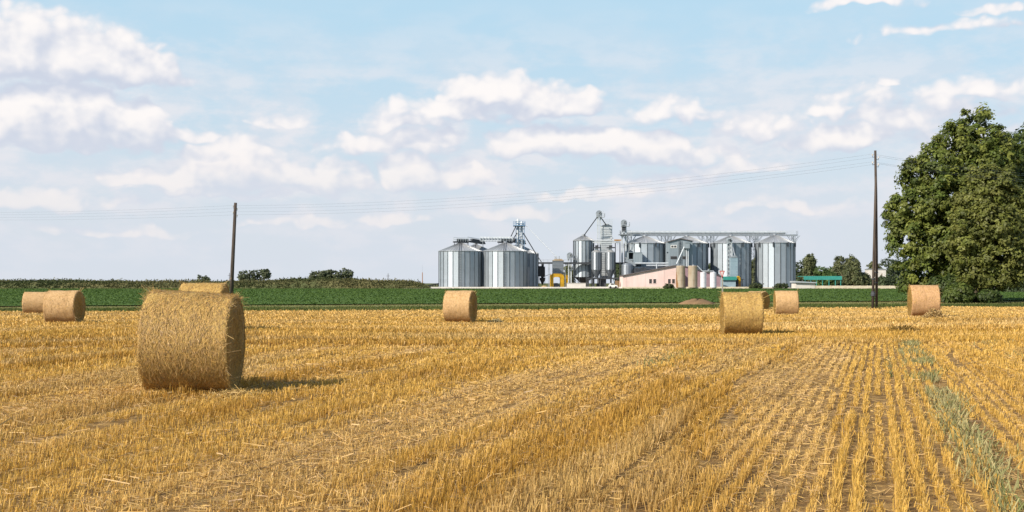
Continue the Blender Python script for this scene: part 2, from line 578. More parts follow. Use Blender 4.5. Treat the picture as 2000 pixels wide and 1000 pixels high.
# ------------------------------------------------------------------ the land
def sheet(name, xs, ys, dz, material, zf=g, kind='structure'):
    """a sheet of land over a grid of stations; xs(y) gives the row of x values"""
    V, F = [], []
    n = None
    for y in ys:
        row = xs(y)
        n = len(row)
        yy = np.broadcast_to(np.asarray(y, dtype=float), row.shape) if np.ndim(y) == 0 else y
        zz = zf(row, yy) + dz
        V.extend(zip(row.tolist(), yy.tolist(), zz.tolist()))
    m = len(ys)
    for j in range(m - 1):
        for i in range(n - 1):
            F.append((j * n + i, j * n + i + 1, (j + 1) * n + i + 1, (j + 1) * n + i))
    me = bpy.data.meshes.new(name)
    me.from_pydata([tuple(v) for v in V], [], F)
    me.polygons.foreach_set('use_smooth', [True] * len(F))
    me.update()
    o = link_mesh(name, me, material)
    if kind: o['kind'] = kind
    return o


def grid_between(name, x0, x1, nx, yfa, yfb, ny, dz, material):
    """sheet between two field edges y = yfa(x) and y = yfb(x)"""
    xs = np.linspace(x0, x1, nx)
    ya, yb = yfa(xs), yfb(xs)
    rows = [ya + (yb - ya) * (t / (ny - 1)) ** 1.3 for t in range(ny)]
    V, F = [], []
    for yy in rows:
        zz = g(xs, yy) + dz
        V.extend(zip(xs.tolist(), yy.tolist(), zz.tolist()))
    for j in range(ny - 1):
        for i in range(nx - 1):
            F.append((j * nx + i, j * nx + i + 1, (j + 1) * nx + i + 1, (j + 1) * nx + i))
    me = bpy.data.meshes.new(name)
    me.from_pydata(V, [], F)
    me.polygons.foreach_set('use_smooth', [True] * len(F))
    me.update()
    o = link_mesh(name, me, material)
    o['kind'] = 'structure'
    return o


YS = np.concatenate([np.arange(-40, 130, 3.0), np.arange(130, 450, 15.0), np.array([500, 700, 1000, 1600, 2600, 4500, 9000.])])
sheet('ground', lambda y: np.concatenate([np.array([-6000, -1500, -400.]), np.arange(-130, 131, 5.0), np.array([400, 1500, 6000.])]), YS, -.06, M['grassland'])
grid_between('stubble_field', -70, 80, 151, lambda x: x * 0 - 12, edge_y, 100, 0.0, M['soil'])
grid_between('grass_verge', -120, 130, 126, lambda x: edge_y(x) + .02, lambda x: edge_y(x) + 17, 9, .004, M['verge'])
grid_between('dry_grass_track', -120, 130, 126, lambda x: edge_y(x) + 17.02, lambda x: edge_y(x) + 25, 5, .006, M['track'])
grid_between('crop_field', -230, 200, 216, lambda x: edge_y(np.clip(x, -120, 130)) + 25.02, lambda x: x * 0 + 322, 30, .10, M['crop'])
grid_between('yard', -32, 150, 90, lambda x: x * 0 + 333, lambda x: x * 0 + 420, 10, .02, M['yard'])
grid_between('road', 55, 110, 30, lambda x: 137 + .05 * x, lambda x: 142 + .05 * x, 4, .05, M['asphalt'])

# ------------------------------------------------------------------ stubble
TH = R_(18.0)
sT, cT = math.sin(TH), math.cos(TH)


def head_y(x): return 31.0 + .22 * (np.asarray(x) - 10)


def along(x, y): return x * sT + y * cT
def across(x, y): return x * cT - y * sT


def swath(x, y):
    """bands left by the combine, drawn out along its path: returns (pale, dark, grey) each 0..1"""
    a, l = along(x, y), across(x, y)
    main = y < head_y(x)
    bend = 1.2 * (vnoise(a * .05, l * .04, 15) - .5)
    u = np.where(main, 1.25 * l + bend, (y - .22 * x) * .8 + bend)
    t = np.where(main, a, x)
    b1 = .7 * fnoise(t * .055, u * .62, 3, 2) + .3 * fnoise(t * .3, u * 1.7, 9, 2)
    pale = np.clip((b1 - .525) * 6.5 + .10, 0, 1)
    b2 = .7 * fnoise(t * .07, u * .95, 21, 2) + .3 * fnoise(t * .4, u * 2.0, 23, 2)
    dark = np.clip((b2 - .50) * 7 + .05, 0, 1) * (1 - .7 * pale)
    grey = np.clip((fnoise(t * .12, u * .7, 33, 2) - .60) * 8, 0, 1)
    far = np.clip((y - 44 - .22 * x) / 18, 0, 1)
    return np.maximum(pale, far * .55), dark * (1 - .7 * far), grey


def straw_colour(x, y, n):
    """ripe straw: gold, with bleached chaff bands, darker standing bands and weathered grey ones"""
    pale, dark, grey = (k[:, None] for k in swath(x, y))
    gold = np.array([.63, .39, .085]); tan = np.array([.72, .475, .16]); brn = np.array([.46, .255, .042]); gr = np.array([.54, .38, .17])
    c = gold * (1 - pale) + tan * pale
    c = c * (1 - .85 * dark) + brn * .85 * dark
    c = c * (1 - .5 * grey) + gr * .5 * grey
    return c * rng.uniform(.66, 1.32, (n, 1))


def lane(l):
    """0..1, how much the combine's wheels flattened the stalks"""
    w = np.abs(((l + 2.2) % 5.2) - 2.6)
    return np.exp(-((w - 1.15) / .22) ** 2)


def make_stubble():
    Bx, By, Hh, Ww, Lean = [], [], [], [], []
    # rows drilled along TH; nearer stalks are dense and thin, far ones merge into thicker tufts
    for (d0, d1, dens, wd) in ((4.5, 11, 1350, .0028), (11, 15, 1050, .0035), (15, 20, 760, .0052), (20, 27, 520, .0075), (27, 37, 330, .0115)):
        half = .56 * d1 + 4
        area = 2 * half * (d1 - d0)
        n = int(area * dens * 1.08)
        x = rng.uniform(-half, half, n); y = rng.uniform(d0, d1, n)
        keep = (np.abs(x) < .56 * y + 3.6) & (y < head_y(x) + rng.normal(0, .4, n))
        x, y = x[keep], y[keep]
        a, l = along(x, y), across(x, y)
        sp = .15
        row = np.round(l / sp)
        wob = .016 * (vnoise(a * .8, row * 3.1, 4) - .5) * 2
        l2 = row * sp + wob + rng.normal(0, .021, len(x))
        # tufts along the row, with gaps
        tuft = vnoise(a * 9.0, row * 5.7, 11)
        gap = .5 * fnoise(a * .45, row * .8, 31) + .5 * fnoise(a * 1.4, row * .9, 37)
        keep = (rng.uniform(0, 1, len(x)) < .35 + .9 * tuft) & (gap > .33) & (vnoise(a * .16, row * 1.71, 63) > .11)
        keep &= ~((np.abs(l2 - .86) < .17) & (rng.uniform(0, 1, len(x)) < .55))
        a, l2, row = a[keep], l2[keep], row[keep]
        x = a * sT + l2 * cT; y = a * cT - l2 * sT
        n = len(x)
        fl = lane(l2) * np.clip(fnoise(a * .12, l2 * .3, 77) * 2 - .2, 0, 1)
        pl, dk, gy = swath(x, y)
        rh = .55 + .9 * vnoise(a * .22, row * 1.37, 57)
        h = rng.normal(.074, .020, n) * rh * (.70 + .5 * fnoise(x * .4, y * .4, 8)) * (1 - .45 * fl) * (1 + .45 * dk - .42 * pl)
        Bx.append(x); By.append(y); Hh.append(np.clip(h, .04, .22)); Ww.append(np.full(n, wd) * rng.uniform(.7, 1.3, n))
        Lean.append(rng.normal(0, .17, (n, 2)) + np.stack([fl * .5 * sT, fl * .5 * cT], 1) + np.array([.08, .02]))
    # headland: rows along the field edge
    for (d0, d1, dens, wd) in ((18, 37, 300, .011), (37, 50, 170, .018), (50, 66, 90, .028), (66, 102, 45, .042)):
        half = .56 * d1 + 4
        n = int(2 * half * (d1 - d0) * dens)
        x = rng.uniform(-half, half, n); y = rng.uniform(d0, d1, n)
        u = y - .22 * x
        sp = .19 if d1 < 40 else .6
        u2 = np.round(u / sp) * sp + rng.normal(0, .03 if d1 < 40 else .13, n)
        y = u2 + .22 * x
        keep = (np.abs(x) < .56 * y + 3.6) & (y > head_y(x)) & (y < edge_y(x) + .3) & (fnoise(x * .3, u2 * 1.2, 41) > .24)
        x, y = x[keep], y[keep]
        n = len(x)
        h = rng.normal(.14, .03, n) * (.6 + .8 * fnoise(x * .12, (y - .22 * x) * .5, 18))
        Bx.append(x); By.append(y); Hh.append(np.clip(h, .04, .24)); Ww.append(np.full(n, wd) * rng.uniform(.6, 1.4, n))
        Lean.append(rng.normal(0, .25, (n, 2)))
    x = np.concatenate(Bx); y = np.concatenate(By); h = np.concatenate(Hh); w = np.concatenate(Ww); ln = np.concatenate(Lean)
    n = len(x)
    B = np.stack([x, y, g(x, y) - .005], 1)
    T = B + np.stack([ln[:, 0] * h, ln[:, 1] * h, h], 1)
    ph = rng.uniform(0, math.pi, n)
    W = np.stack([np.cos(ph), np.sin(ph), 0 * ph], 1) * w[:, None]
    V = np.stack([B - W, B + W, T + W * .8, T - W * .8], 1)
    col = straw_colour(x, y, n)
    return V, col


def make_litter():
    """loose straw lying on and among the stubble"""
    Vs, Cs = [], []
    for (d0, d1, dens, wd, ls) in ((4.5, 12, 620, .0022, 1.0), (12, 20, 330, .0032, 1.05), (20, 34, 110, .0055, 1.15), (34, 56, 34, .010, 1.5), (56, 95, 9, .02, 2.1)):
        half = .56 * d1 + 4
        n = int(2 * half * (d1 - d0) * dens)
        x = rng.uniform(-half, half, n); y = rng.uniform(d0, d1, n)
        a, l = along(x, y), across(x, y)
        main = y < head_y(x)
        u = np.where(main, l, y - .22 * x); t = np.where(main, a, x)
        k = swath(x, y)[0]
        keep = (np.abs(x) < .56 * y + 3.4) & (y < edge_y(x)) & (rng.uniform(0, 1, n) < .32 + .68 * k)
        x, y = x[keep], y[keep]
        n = len(x)
        ang = rng.uniform(0, math.pi * 2, n)
        L = rng.gamma(2.6, .034, n) * ls
        z = g(x, y) + rng.uniform(.005, .085, n)
        tilt = rng.normal(0, .22, n)
        dv = np.stack([np.cos(ang), np.sin(ang), tilt], 1) * (L / 2)[:, None]
        wv = np.stack([-np.sin(ang), np.cos(ang), rng.normal(0, .6, n)], 1) * (wd * rng.uniform(.6, 1.3, n))[:, None]
        P = np.stack([x, y, z], 1)
        Vs.append(np.stack([P - dv - wv, P + dv - wv, P + dv + wv, P - dv + wv], 1))
        c = np.array([.66, .43, .125]) * rng.uniform(.6, 1.15, (n, 1)) * np.array([1, 1, 1]) + rng.uniform(0, .07, (n, 1)) * np.array([0, 0, 1])
        Cs.append(c)
    return np.concatenate(Vs), np.concatenate(Cs)


V1, C1 = make_stubble()
V2, C2 = make_litter()
st = quads('stubble', np.concatenate([V1, V2]), np.concatenate([C1, C2]), M['stubble'])
tag(st, 'golden cut straw stubble standing in rows across the field with loose straw', 'stubble', kind='stuff')


def blades(name, x, y, h, w, lean, cols, z=None):
    n = len(x)
    B = np.stack([x, y, (g(x, y) if z is None else z) - .01], 1)
    T = B + np.stack([lean[:, 0] * h, lean[:, 1] * h, h], 1)
    ph = rng.uniform(0, math.pi, n)
    W = np.stack([np.cos(ph), np.sin(ph), 0 * ph], 1) * w[:, None]
    return np.stack([B - W, B + W, T + W * .3, T - W * .3], 1)


# weeds along the wheel line and in scattered patches of the stubble
def make_weeds():
    xs, ys, hs, ws = [], [], [], []
    for (l0, sl, a0, a1, n, h0) in ((.86, .12, 8, 34, 5200, .10), (3.3, .3, 26, 34, 1000, .11), (-4.1, .35, 21, 27, 420, .09), (.55, .05, 19, 31, 800, .09), (.2, .04, 20, 26, 200, .08)):
        a = a0 + (a1 - a0) * rng.uniform(0, 1, n) ** .8
        l = l0 + rng.normal(0, sl, n)
        keep = fnoise(a * .7, l * 1.5, 91) > .50
        a, l = a[keep], l[keep]
        xs.append(a * sT + l * cT); ys.append(a * cT - l * sT)
        hs.append(rng.uniform(.5, 1.5, len(a)) * h0); ws.append(rng.uniform(.006, .016, len(a)))
    x, y, h, w = map(np.concatenate, (xs, ys, hs, ws))
    V = blades('', x, y, h, w, rng.normal(0, .5, (len(x), 2)), None)
    mixk = np.clip(rng.uniform(0, 1, (len(x), 1)) ** .6 + (fnoise(x * .8, y * .5, 55)[:, None] - .5) * 1.2, 0, 1)
    c = np.array([.15, .19, .06]) * (1 - mixk) + np.array([.42, .36, .17]) * mixk
    return V, c * rng.uniform(.7, 1.2, (len(x), 1))


Vw, Cw = make_weeds()
tag(quads('weeds', Vw, Cw, M['grass']), 'grey-green weeds growing along the wheel line through the stubble', 'weeds', kind='stuff')


# rough grass of the verge between stubble and crop
def make_verge():
    n = 95000
    x = rng.uniform(-62, 70, n)
    t = rng.uniform(0, 1, n) ** 1.2
    y = edge_y(x) + t * 25 - .3 + rng.normal(0, .25, n)
    keep = np.abs(x) < .6 * y
    x, y, t = x[keep], y[keep], t[keep]
    n = len(x)
    low = t > .66
    cl = fnoise(x * .25, y * .5, 61)
    h = np.where(low, rng.uniform(.03, .09, n), rng.uniform(.08, .24, n) * (.4 + 1.1 * cl) * (1.25 - t))
    w = rng.uniform(.02, .06, n)
    V = blades('', x, y, h, w, rng.normal(0, .3, (n, 2)), None)
    green = np.array([.095, .125, .028]); dry = np.array([.24, .215, .09]); dark = np.array([.07, .085, .024])
    right = np.clip((x - 5) / 25, 0, 1)
    k = np.clip((fnoise(x * .06, y * .4, 67) - .5) * 3 + .25 + .25 * right, 0, 1)[:, None]
    c = green * (1 - k) + dark * k
    d = np.where(low, .72, np.clip((fnoise(x * .1, y * .25, 71) - .55) * 4, 0, .6) * (.4 + .9 * right))[:, None]
    c = c * (1 - d) + dry * d
    return V, c * rng.uniform(.7, 1.3, (n, 1))


Vg, Cg = make_verge()
tag(quads('grass', Vg, Cg, M['grass']), 'rough green and dry grass of the verge beyond the stubble', 'grass', kind='stuff')


# low leafy crop of the green field
def make_crop():
    n = 150000
    y = 95 * (322 / 95) ** rng.uniform(0, 1, n)
    x = rng.uniform(-.6, .56, n) * y
    keep = (y > edge_y(x) + 25) & (y < 322)
    x, y = x[keep], y[keep]
    n = len(x)
    s = .05 + .0006 * y
    P = np.stack([x, y, g(x, y) + .10 + rng.uniform(0, .05, n)], 1)
    a = rng.normal(0, 1, (n, 3)); a[:, 2] *= .3
    a /= np.linalg.norm(a, axis=1)[:, None]
    b = np.cross(a, rng.normal(0, 1, (n, 3)) * np.array([.35, .35, 1])); b /= np.linalg.norm(b, axis=1)[:, None]
    a *= (s * rng.uniform(.5, 1.2, n))[:, None]; b *= (s * rng.uniform(.3, .7, n))[:, None]
    V = np.stack([P - a, P - b, P + a, P + b], 1)
    k = fnoise(x * .02, y * .1, 13)[:, None]
    c = np.array([.068, .122, .026]) * (1 - k) + np.array([.086, .140, .032]) * k
    return V, c * rng.uniform(.9, 1.1, (n, 1))


Vc, Cc = make_crop()
tag(quads('leafy_crop', Vc, Cc, M['grass']), 'dense dark green leafy crop covering the field before the silos', 'crop', kind='stuff')

# ------------------------------------------------------------------ straw bales
def strands(n, length, rad, w, seed, edge_tufts, spread=.62):
    """loose straws on a bale whose axis is X; returns quads and colours in bale space"""
    r = np.random.default_rng(seed)
    u = r.uniform(-.5, .5, n) * length
    th = r.uniform(0, 2 * math.pi, n)
    R = rad + r.uniform(-.004, .006, n)
    P = np.stack([u, R * np.cos(th), R * np.sin(th)], 1)
    tan = np.stack([0 * th, -np.sin(th), np.cos(th)], 1)
    axx = np.array([[1., 0, 0]])
    nor = np.stack([0 * th, np.cos(th), np.sin(th)], 1)
    ang = r.normal(0, spread, n)
    d = tan * np.cos(ang)[:, None] + axx * np.sin(ang)[:, None]
    s = np.cross(d, nor)
    L = r.uniform(.03, .13, n)
    lift = r.exponential(.006, n)
    A = P - d * (L / 2)[:, None]
    B = P + d * (L / 2)[:, None] + nor * lift[:, None]
    W = s * (w * r.uniform(.6, 1.3, n))[:, None]
    V = [np.stack([A - W, A + W, B + W, B - W], 1)]
    # tufts sticking out along both rims and over the ends
    m = edge_tufts
    side = r.choice([-1., 1.], m)
    th = r.uniform(0, 2 * math.pi, m)
    R = rad * (1 - r.exponential(.05, m))
    R = np.clip(R, .15, rad)
    P = np.stack([side * (length / 2 - .01), R * np.cos(th), R * np.sin(th)], 1)
    d = np.stack([side * r.uniform(.1, 1, m), np.cos(th) * r.uniform(-.2, 1, m) + r.normal(0, .5, m), np.sin(th) * r.uniform(-.2, 1, m) + r.normal(0, .5, m)], 1)
    d /= np.linalg.norm(d, axis=1)[:, None]
    L = r.gamma(1.8, .042, m)
    s = np.cross(d, r.normal(0, 1, (m, 3))); s /= np.linalg.norm(s, axis=1)[:, None]
    W = s * (w * r.uniform(.6, 1.2, m))[:, None]
    B = P + d * L[:, None]
    V.append(np.stack([P - W, P + W, B + W * .6, B - W * .6], 1))
    V = np.concatenate(V)
    c = np.array([.68, .455, .135]) * r.uniform(.45, 1.2, (len(V), 1))
    c[:, 2] += r.uniform(0, .06, len(V))
    return V, c


def make_bale(px, py_bottom, d, dia, length, yaw, roll, label, seed, n_str, n_tuft, sw, cone=0.0, zfix=None, tan=False):
    x = X(px, d)
    z = float(g(x, d)) + .05 if zfix is None else zfix
    R = dia / 2
    root = thing('straw_bale', (x, d, z), label, 'straw bale', 'round straw bales on the stubble')
    r = random.Random(seed)
    nu, nv = 26, 72
    rot = Matrix.Translation((0, 0, R - .03)) @ Matrix.Rotation(yaw, 4, 'Z') @ Matrix.Rotation(roll, 4, 'Y')
    ph = [r.uniform(0, 6.28) for _ in range(8)]
    def prof(t, th):
        e = 1 - abs(t)                       # t in -1..1 along the axis
        rr = R * (1 - cone * t)
        rr *= 1 + .006 * math.sin(3 * th + ph[0]) + .005 * math.sin(5 * th + ph[1] + 2 * t) + .004 * math.sin(9 * th + 4 * t + ph[2]) + .004 * math.sin(7 * t + ph[3])
        k = min(1.0, e / .06)
        rr -= .045 * (1 - k) ** 2
        sag = .985 if math.sin(th) < -.85 else 1.0
        return rr * sag
    vs, fs = [], []
    ts = [-1, -.99, -.975, -.95] + [-.9 + 1.8 * i / (nu - 9) for i in range(nu - 8)] + [.95, .975, .99, 1]
    for t in ts:
        for k in range(nv):
            th = 2 * math.pi * k / nv
            q = prof(t, th)
            vs.append(rot @ Vector((t * length / 2, q * math.cos(th), q * math.sin(th))))
    for i in range(len(ts) - 1):
        for k in range(nv):
            fs.append((i * nv + k, (i + 1) * nv + k, (i + 1) * nv + (k + 1) % nv, i * nv + (k + 1) % nv))
    def child(name, vs, fs, m):
        me = bpy.data.meshes.new(name)
        me.from_pydata([tuple(v) for v in vs], [], fs)
        me.polygons.foreach_set('use_smooth', [True] * len(fs))
        me.update()
        me.materials.append(m)
        o = bpy.data.objects.new(name, me)
        COL.objects.link(o)
        o.parent = root
        return o
    child('barrel', vs, fs, M[('bale', 'bale_tan', 'bale_pink')[int(tan)]])
    for sgn in (-1, 1):
        ev, ef = [], []
        rings = [1.0, .9, .78, .64, .5, .36, .22, .1]
        for j, f in enumerate(rings):
            for k in range(nv):
                th = 2 * math.pi * k / nv
                q = prof(sgn, th) * f * .998
                bul = .03 * (1 - f * f) + (0 if j == 0 else .018 * math.sin(f * 40 + th) + r.uniform(-.012, .012))
                ev.append(rot @ Vector((sgn * (length / 2 + bul - .004), q * math.cos(th), q * math.sin(th))))
        for j in range(len(rings) - 1):
            for k in range(nv):
                q4 = (j * nv + k, (j + 1) * nv + k, (j + 1) * nv + (k + 1) % nv, j * nv + (k + 1) % nv)
                ef.append(q4 if sgn < 0 else q4[::-1])
        last = (len(rings) - 1) * nv
        ef.append(tuple(range(last, last + nv)) if sgn > 0 else tuple(range(last, last + nv))[::-1])
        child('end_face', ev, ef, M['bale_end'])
    V, c = strands(n_str, length * .98, R * (1 + .004), sw, seed, n_tuft)
    # follow the cone of the barrel
    t = V[:, :, 0] / (length / 2)
    V[:, :, 1] *= 1 - cone * np.clip(t, -1, 1); V[:, :, 2] *= 1 - cone * np.clip(t, -1, 1)
    A = np.array(rot)
    V = V @ A[:3, :3].T + A[:3, 3]
    me_o = quads('loose_straw', V, c, M['stubble'])
    me_o.parent = root
    me_o['kind'] = 'stuff'
    return root


make_bale(379, 768, 16.7, 1.50, 1.24, R_(2.5), R_(1.2), 'large straw bale with shaggy rims, the nearest one, low at the left of the field', 1, 15000, 1300, .0026, cone=.035, zfix=float(g(-4.8, 16.4)) + .0)
make_bale(399, 650, 33, 1.42, 1.25, R_(3), 0, 'straw bale half hidden behind the large shaggy bale', 2, 2200, 450, .0045)
make_bale(126, 636, 46, 1.40, 1.24, R_(1), 0, 'straw bale with its dark end facing right, in front of another at the left edge', 3, 525, 380, .005, tan=True)
make_bale(71, 616, 67, 1.38, 1.3, R_(10), 0, 'far straw bale at the left edge, partly covered by the bale before it', 4, 210, 160, .008, tan=True)
make_bale(899, 630, 48, 1.40, 1.16, R_(-13), 0, 'lone straw bale in mid field below the paired left silos', 5, 525, 380, .005, tan=True)
make_bale(1448, 660, 36.0, 1.40, 1.22, R_(-4.5), 0, 'straw bale with a frayed left rim standing before the yield sign', 6, 2600, 650, .0045)
make_bale(1479, 604, 82, 1.40, 1.3, R_(-46), 0, 'straw bale showing only its dark end behind the frayed bale', 7, 175, 120, .009, tan=True)
make_bale(1535, 619, 60, 1.38, 1.18, R_(-7), 0, 'tidy straw bale standing between the frayed bale and the double pole', 8, 280, 220, .007, tan=True)
make_bale(1804, 622, 48.5, 1.42, 1.15, R_(-11), 0, 'pinkish straw bale with bright left end in front of the big trees', 9, 454, 380, .005, tan=2)


def straw_heap(px, d, rx, ry, h, label, seed, n=700, w=.012, col=(.50, .33, .10), ls=1.0):
    r = np.random.default_rng(seed)
    x0 = X(px, d)
    u = r.normal(0, .45, n); v = r.normal(0, .45, n)
    x = x0 + u * rx; y = d + v * ry
    z = g(x, y) + h * np.exp(-(u * u + v * v) * 1.6) * r.uniform(.2, 1.05, n)
    a = r.uniform(0, 6.28, n)
    dv = np.stack([np.cos(a), np.sin(a), r.normal(0, .45, n)], 1) * r.uniform(.06, .2, (n, 1)) * ls
    wv = np.cross(dv, r.normal(0, 1, (n, 3))); wv /= np.linalg.norm(wv, axis=1)[:, None]; wv *= w
    P = np.stack([x, y, z], 1)
    V = np.stack([P - dv - wv, P + dv - wv, P + dv + wv, P - dv + wv], 1)
    c = np.array(col) * r.uniform(.55, 1.25, (n, 1))
    o = quads('straw_heap', V, c, M['stubble'], origin=(x0, d, float(g(x0, d))))
    return tag(o, label, 'straw heap')


straw_heap(1762, 38, .62, .8, .18, 'flat brown clump of damp straw at the end of the row lines', 31, 900, .014, (.27, .16, .035))
straw_heap(1826, 46.5, .5, .4, .42, 'upright pale straw heap at the foot of the pinkish bale', 32, 600, .014, (.55, .38, .16))
straw_heap(462, 15.7, .5, .3, .10, 'scattered straw pulled from the right end of the large shaggy bale', 33, 900, .0032, (.66, .46, .17), .55)
straw_heap(968, 47, .5, .3, .22, 'small grey straw heap right of the lone mid field bale', 34, 160, .016, (.34, .27, .13))

# ------------------------------------------------------------------ poles and wires
def pole_top(px, d, py): return Vector((X(px, d), d, Z(py, d)))


DR, DL = 84.0, 110.0
zb = float(g(X(1710, DR), DR))
r_top = pole_top(1709.5, DR, 294)
root = thing('utility_pole', (X(1709, DR), DR, zb), 'tall dark wooden pole with a second leg leaning on it, near the big trees', 'utility pole')
mb = MB(); mb.path([(X(1712, DR), DR, zb - .3), (X(1712, DR), DR, Z(500, DR)), (X(1711, DR), DR, Z(380, DR)), r_top], [.11, .108, .10, .09], 10)
mb.build('pole', M['pole_wood'], root, smooth=True)
mb = MB(); mb.path([(X(1700, DR), DR - .5, zb - .3), (X(1703.4, DR), DR - .4, Z(500, DR)), (X(1709, DR), DR - .2, Z(345, DR))], [.105, .10, .085], 10)
mb.build('brace_leg', M['pole_wood'], root, smooth=True)
for (px, py) in ((1702, 545), (1712, 532), (1712, 552)):
    mb = MB(); mb.tube((X(px, DR), DR - (.45 if px < 1706 else 0), Z(py + 1, DR)), (X(px, DR), DR - (.45 if px < 1706 else 0), Z(py - 1, DR)), .13, .13, 12)
    mb.build('strap', M['steel_dark'], root)
mb = MB(); mb.lathe([(.13, 0), (.17, .04), (.17, .22), (.14, .26), (.14, .38)], 12, (X(1701.3, DR), DR - .47, Z(579, DR)))
mb.build('collar', M['steel_dark'], root)
WIRES = [(-.22, 303), (.22, 308), (-.22, 318), (.22, 322)]
for (dx, py) in WIRES:
    zz = Z(py, DR)
    mb = MB(); mb.path([(X(1710, DR), DR, zz - .12), (X(1710, DR) + dx, DR, zz - .16), (X(1710, DR) + dx, DR, zz - .02)], [.018, .018, .018], 6)
    hk = mb.build('hook', M['steel_dark'], root)
    mb = MB(); mb.lathe([(.03, 0), (.06, .03), (.045, .07), (.065, .1), (.03, .15)], 10, (X(1710, DR) + dx, DR, zz - .05))
    mb.build('insulator', M['porcelain'], hk)

zl = float(g(X(452, DL), DL))
l_top = pole_top(460, DL, 396)
root = thing('utility_pole', (X(452, DL), DL, zl), 'leaning bare wooden pole with a slanted top behind the large shaggy bale', 'utility pole')
mb = MB(); mb.path([(X(451, DL), DL, zl - .3), (X(454, DL), DL, Z(520, DL)), l_top], [.20, .185, .15], 10)
mb.build('pole', M['pole_wood'], root, smooth=True)
LW = [(-.2, 403), (.2, 408), (-.2, 415), (.2, 421)]
for (dx, py) in LW:
    zz = Z(py, DL); xx = X(459.4, DL)
    mb = MB(); mb.path([(xx, DL, zz - .1), (xx + dx, DL, zz - .16), (xx + dx, DL, zz - .02)], [.018] * 3, 6)
    hk = mb.build('hook', M['steel_dark'], root)
    mb = MB(); mb.lathe([(.03, 0), (.055, .03), (.045, .07), (.06, .1), (.03, .14)], 10, (xx + dx, DL, zz - .05))
    mb.build('insulator', M['porcelain'], hk)


def wire_span(a, b, sag, n=24):
    return [a.lerp(b, i / n) + Vector((0, 0, -4 * sag * (i / n) * (1 - i / n))) for i in range(n + 1)]


WL = ['topmost of the four thin overhead wires crossing the sky', 'second from the top of the four thin overhead wires', 'third from the top of the four thin overhead wires', 'lowest of the four thin overhead wires crossing the sky']
for i in range(4):
    dx, py = WIRES[i]; ldx, lpy = LW[i]
    pr = Vector((X(1710, DR) + dx, DR, Z(py, DR) + .08))
    pl = Vector((X(459.4, DL) + ldx, DL, Z(lpy, DL) + .08))
    pll = Vector((-85, 139, Z(410 + i * 4, 139)))
    prr = Vector((62 + dx, 112, Z(345 + i * 5, 112)))
    pts = wire_span(pll, pl, .5)[:-1] + wire_span(pl, pr, .95, 40)[:-1] + wire_span(pr, prr, .55)
    mb = MB(); mb.path(pts, [.0052] * len(pts), 5)
    tag(mb.build('overhead_wire', M['wire'], origin=pts[0]), WL[i], 'wire', 'overhead wires between the poles')

r5 = np.random.default_rng(55)
for px, d in ((1706, DR), (452, DL)):
    n = 90
    x = X(px, d) + r5.normal(0, .35, n); y = d + r5.normal(-.2, .3, n)
    V = blades('', x, y, r5.uniform(.15, .55, n), r5.uniform(.012, .03, n), r5.normal(0, .3, (n, 2)), None)
    o = quads('grass_tuft', V, np.array([.17, .19, .06]) * r5.uniform(.6, 1.4, (n, 1)), M['grass'], origin=(X(px, d), d, float(g(X(px, d), d))))
    o['kind'] = 'stuff'
    tag(o, 'tuft of rough grass at the foot of the double pole' if px > 1000 else 'tuft of rough grass at the foot of the leaning pole', 'grass tuft')

# ------------------------------------------------------------------ yield sign
DS = 135.0
zs = float(g(X(1411, DS), DS))
root = thing('road_sign', (X(1411, DS), DS, zs), 'triangular road sign pointing down with a red border, on a pale post', 'road sign')
mb = MB(); mb.box(X(1411, DS) - .07, X(1411, DS) + .07, DS - .07, DS + .07, zs - .2, Z(527.5, DS))
mb.build('post', M['post'], root)
def tri(mb, s, off, th, mi):
    yaw = R_(62)
    cx, cz = X(1410.3, DS), Z(533.5, DS)
    e = Vector((math.cos(yaw), -math.sin(yaw), 0)); nrm = Vector((-math.sin(yaw), -math.cos(yaw), 0))
    base = Vector((cx, DS - .12, cz))
    pts = [base + e * (-.5 * s) + Vector((0, 0, .29 * s)), base + e * (.5 * s) + Vector((0, 0, .29 * s)), base + Vector((0, 0, -.58 * s))]
    vs = [p + nrm * off for p in pts] + [p + nrm * (off + th) for p in pts]
    mb.add(vs, [(0, 1, 2), (5, 4, 3), (0, 3, 4, 1), (1, 4, 5, 2), (2, 5, 3, 0)], mi)
mb = MB(); tri(mb, .98, 0, .03, 0); mb.build('plate', M['sign_red'], root)
mb = MB(); tri(mb, .62, .032, .006, 0); mb.build('face', M['sign_pale'], root)

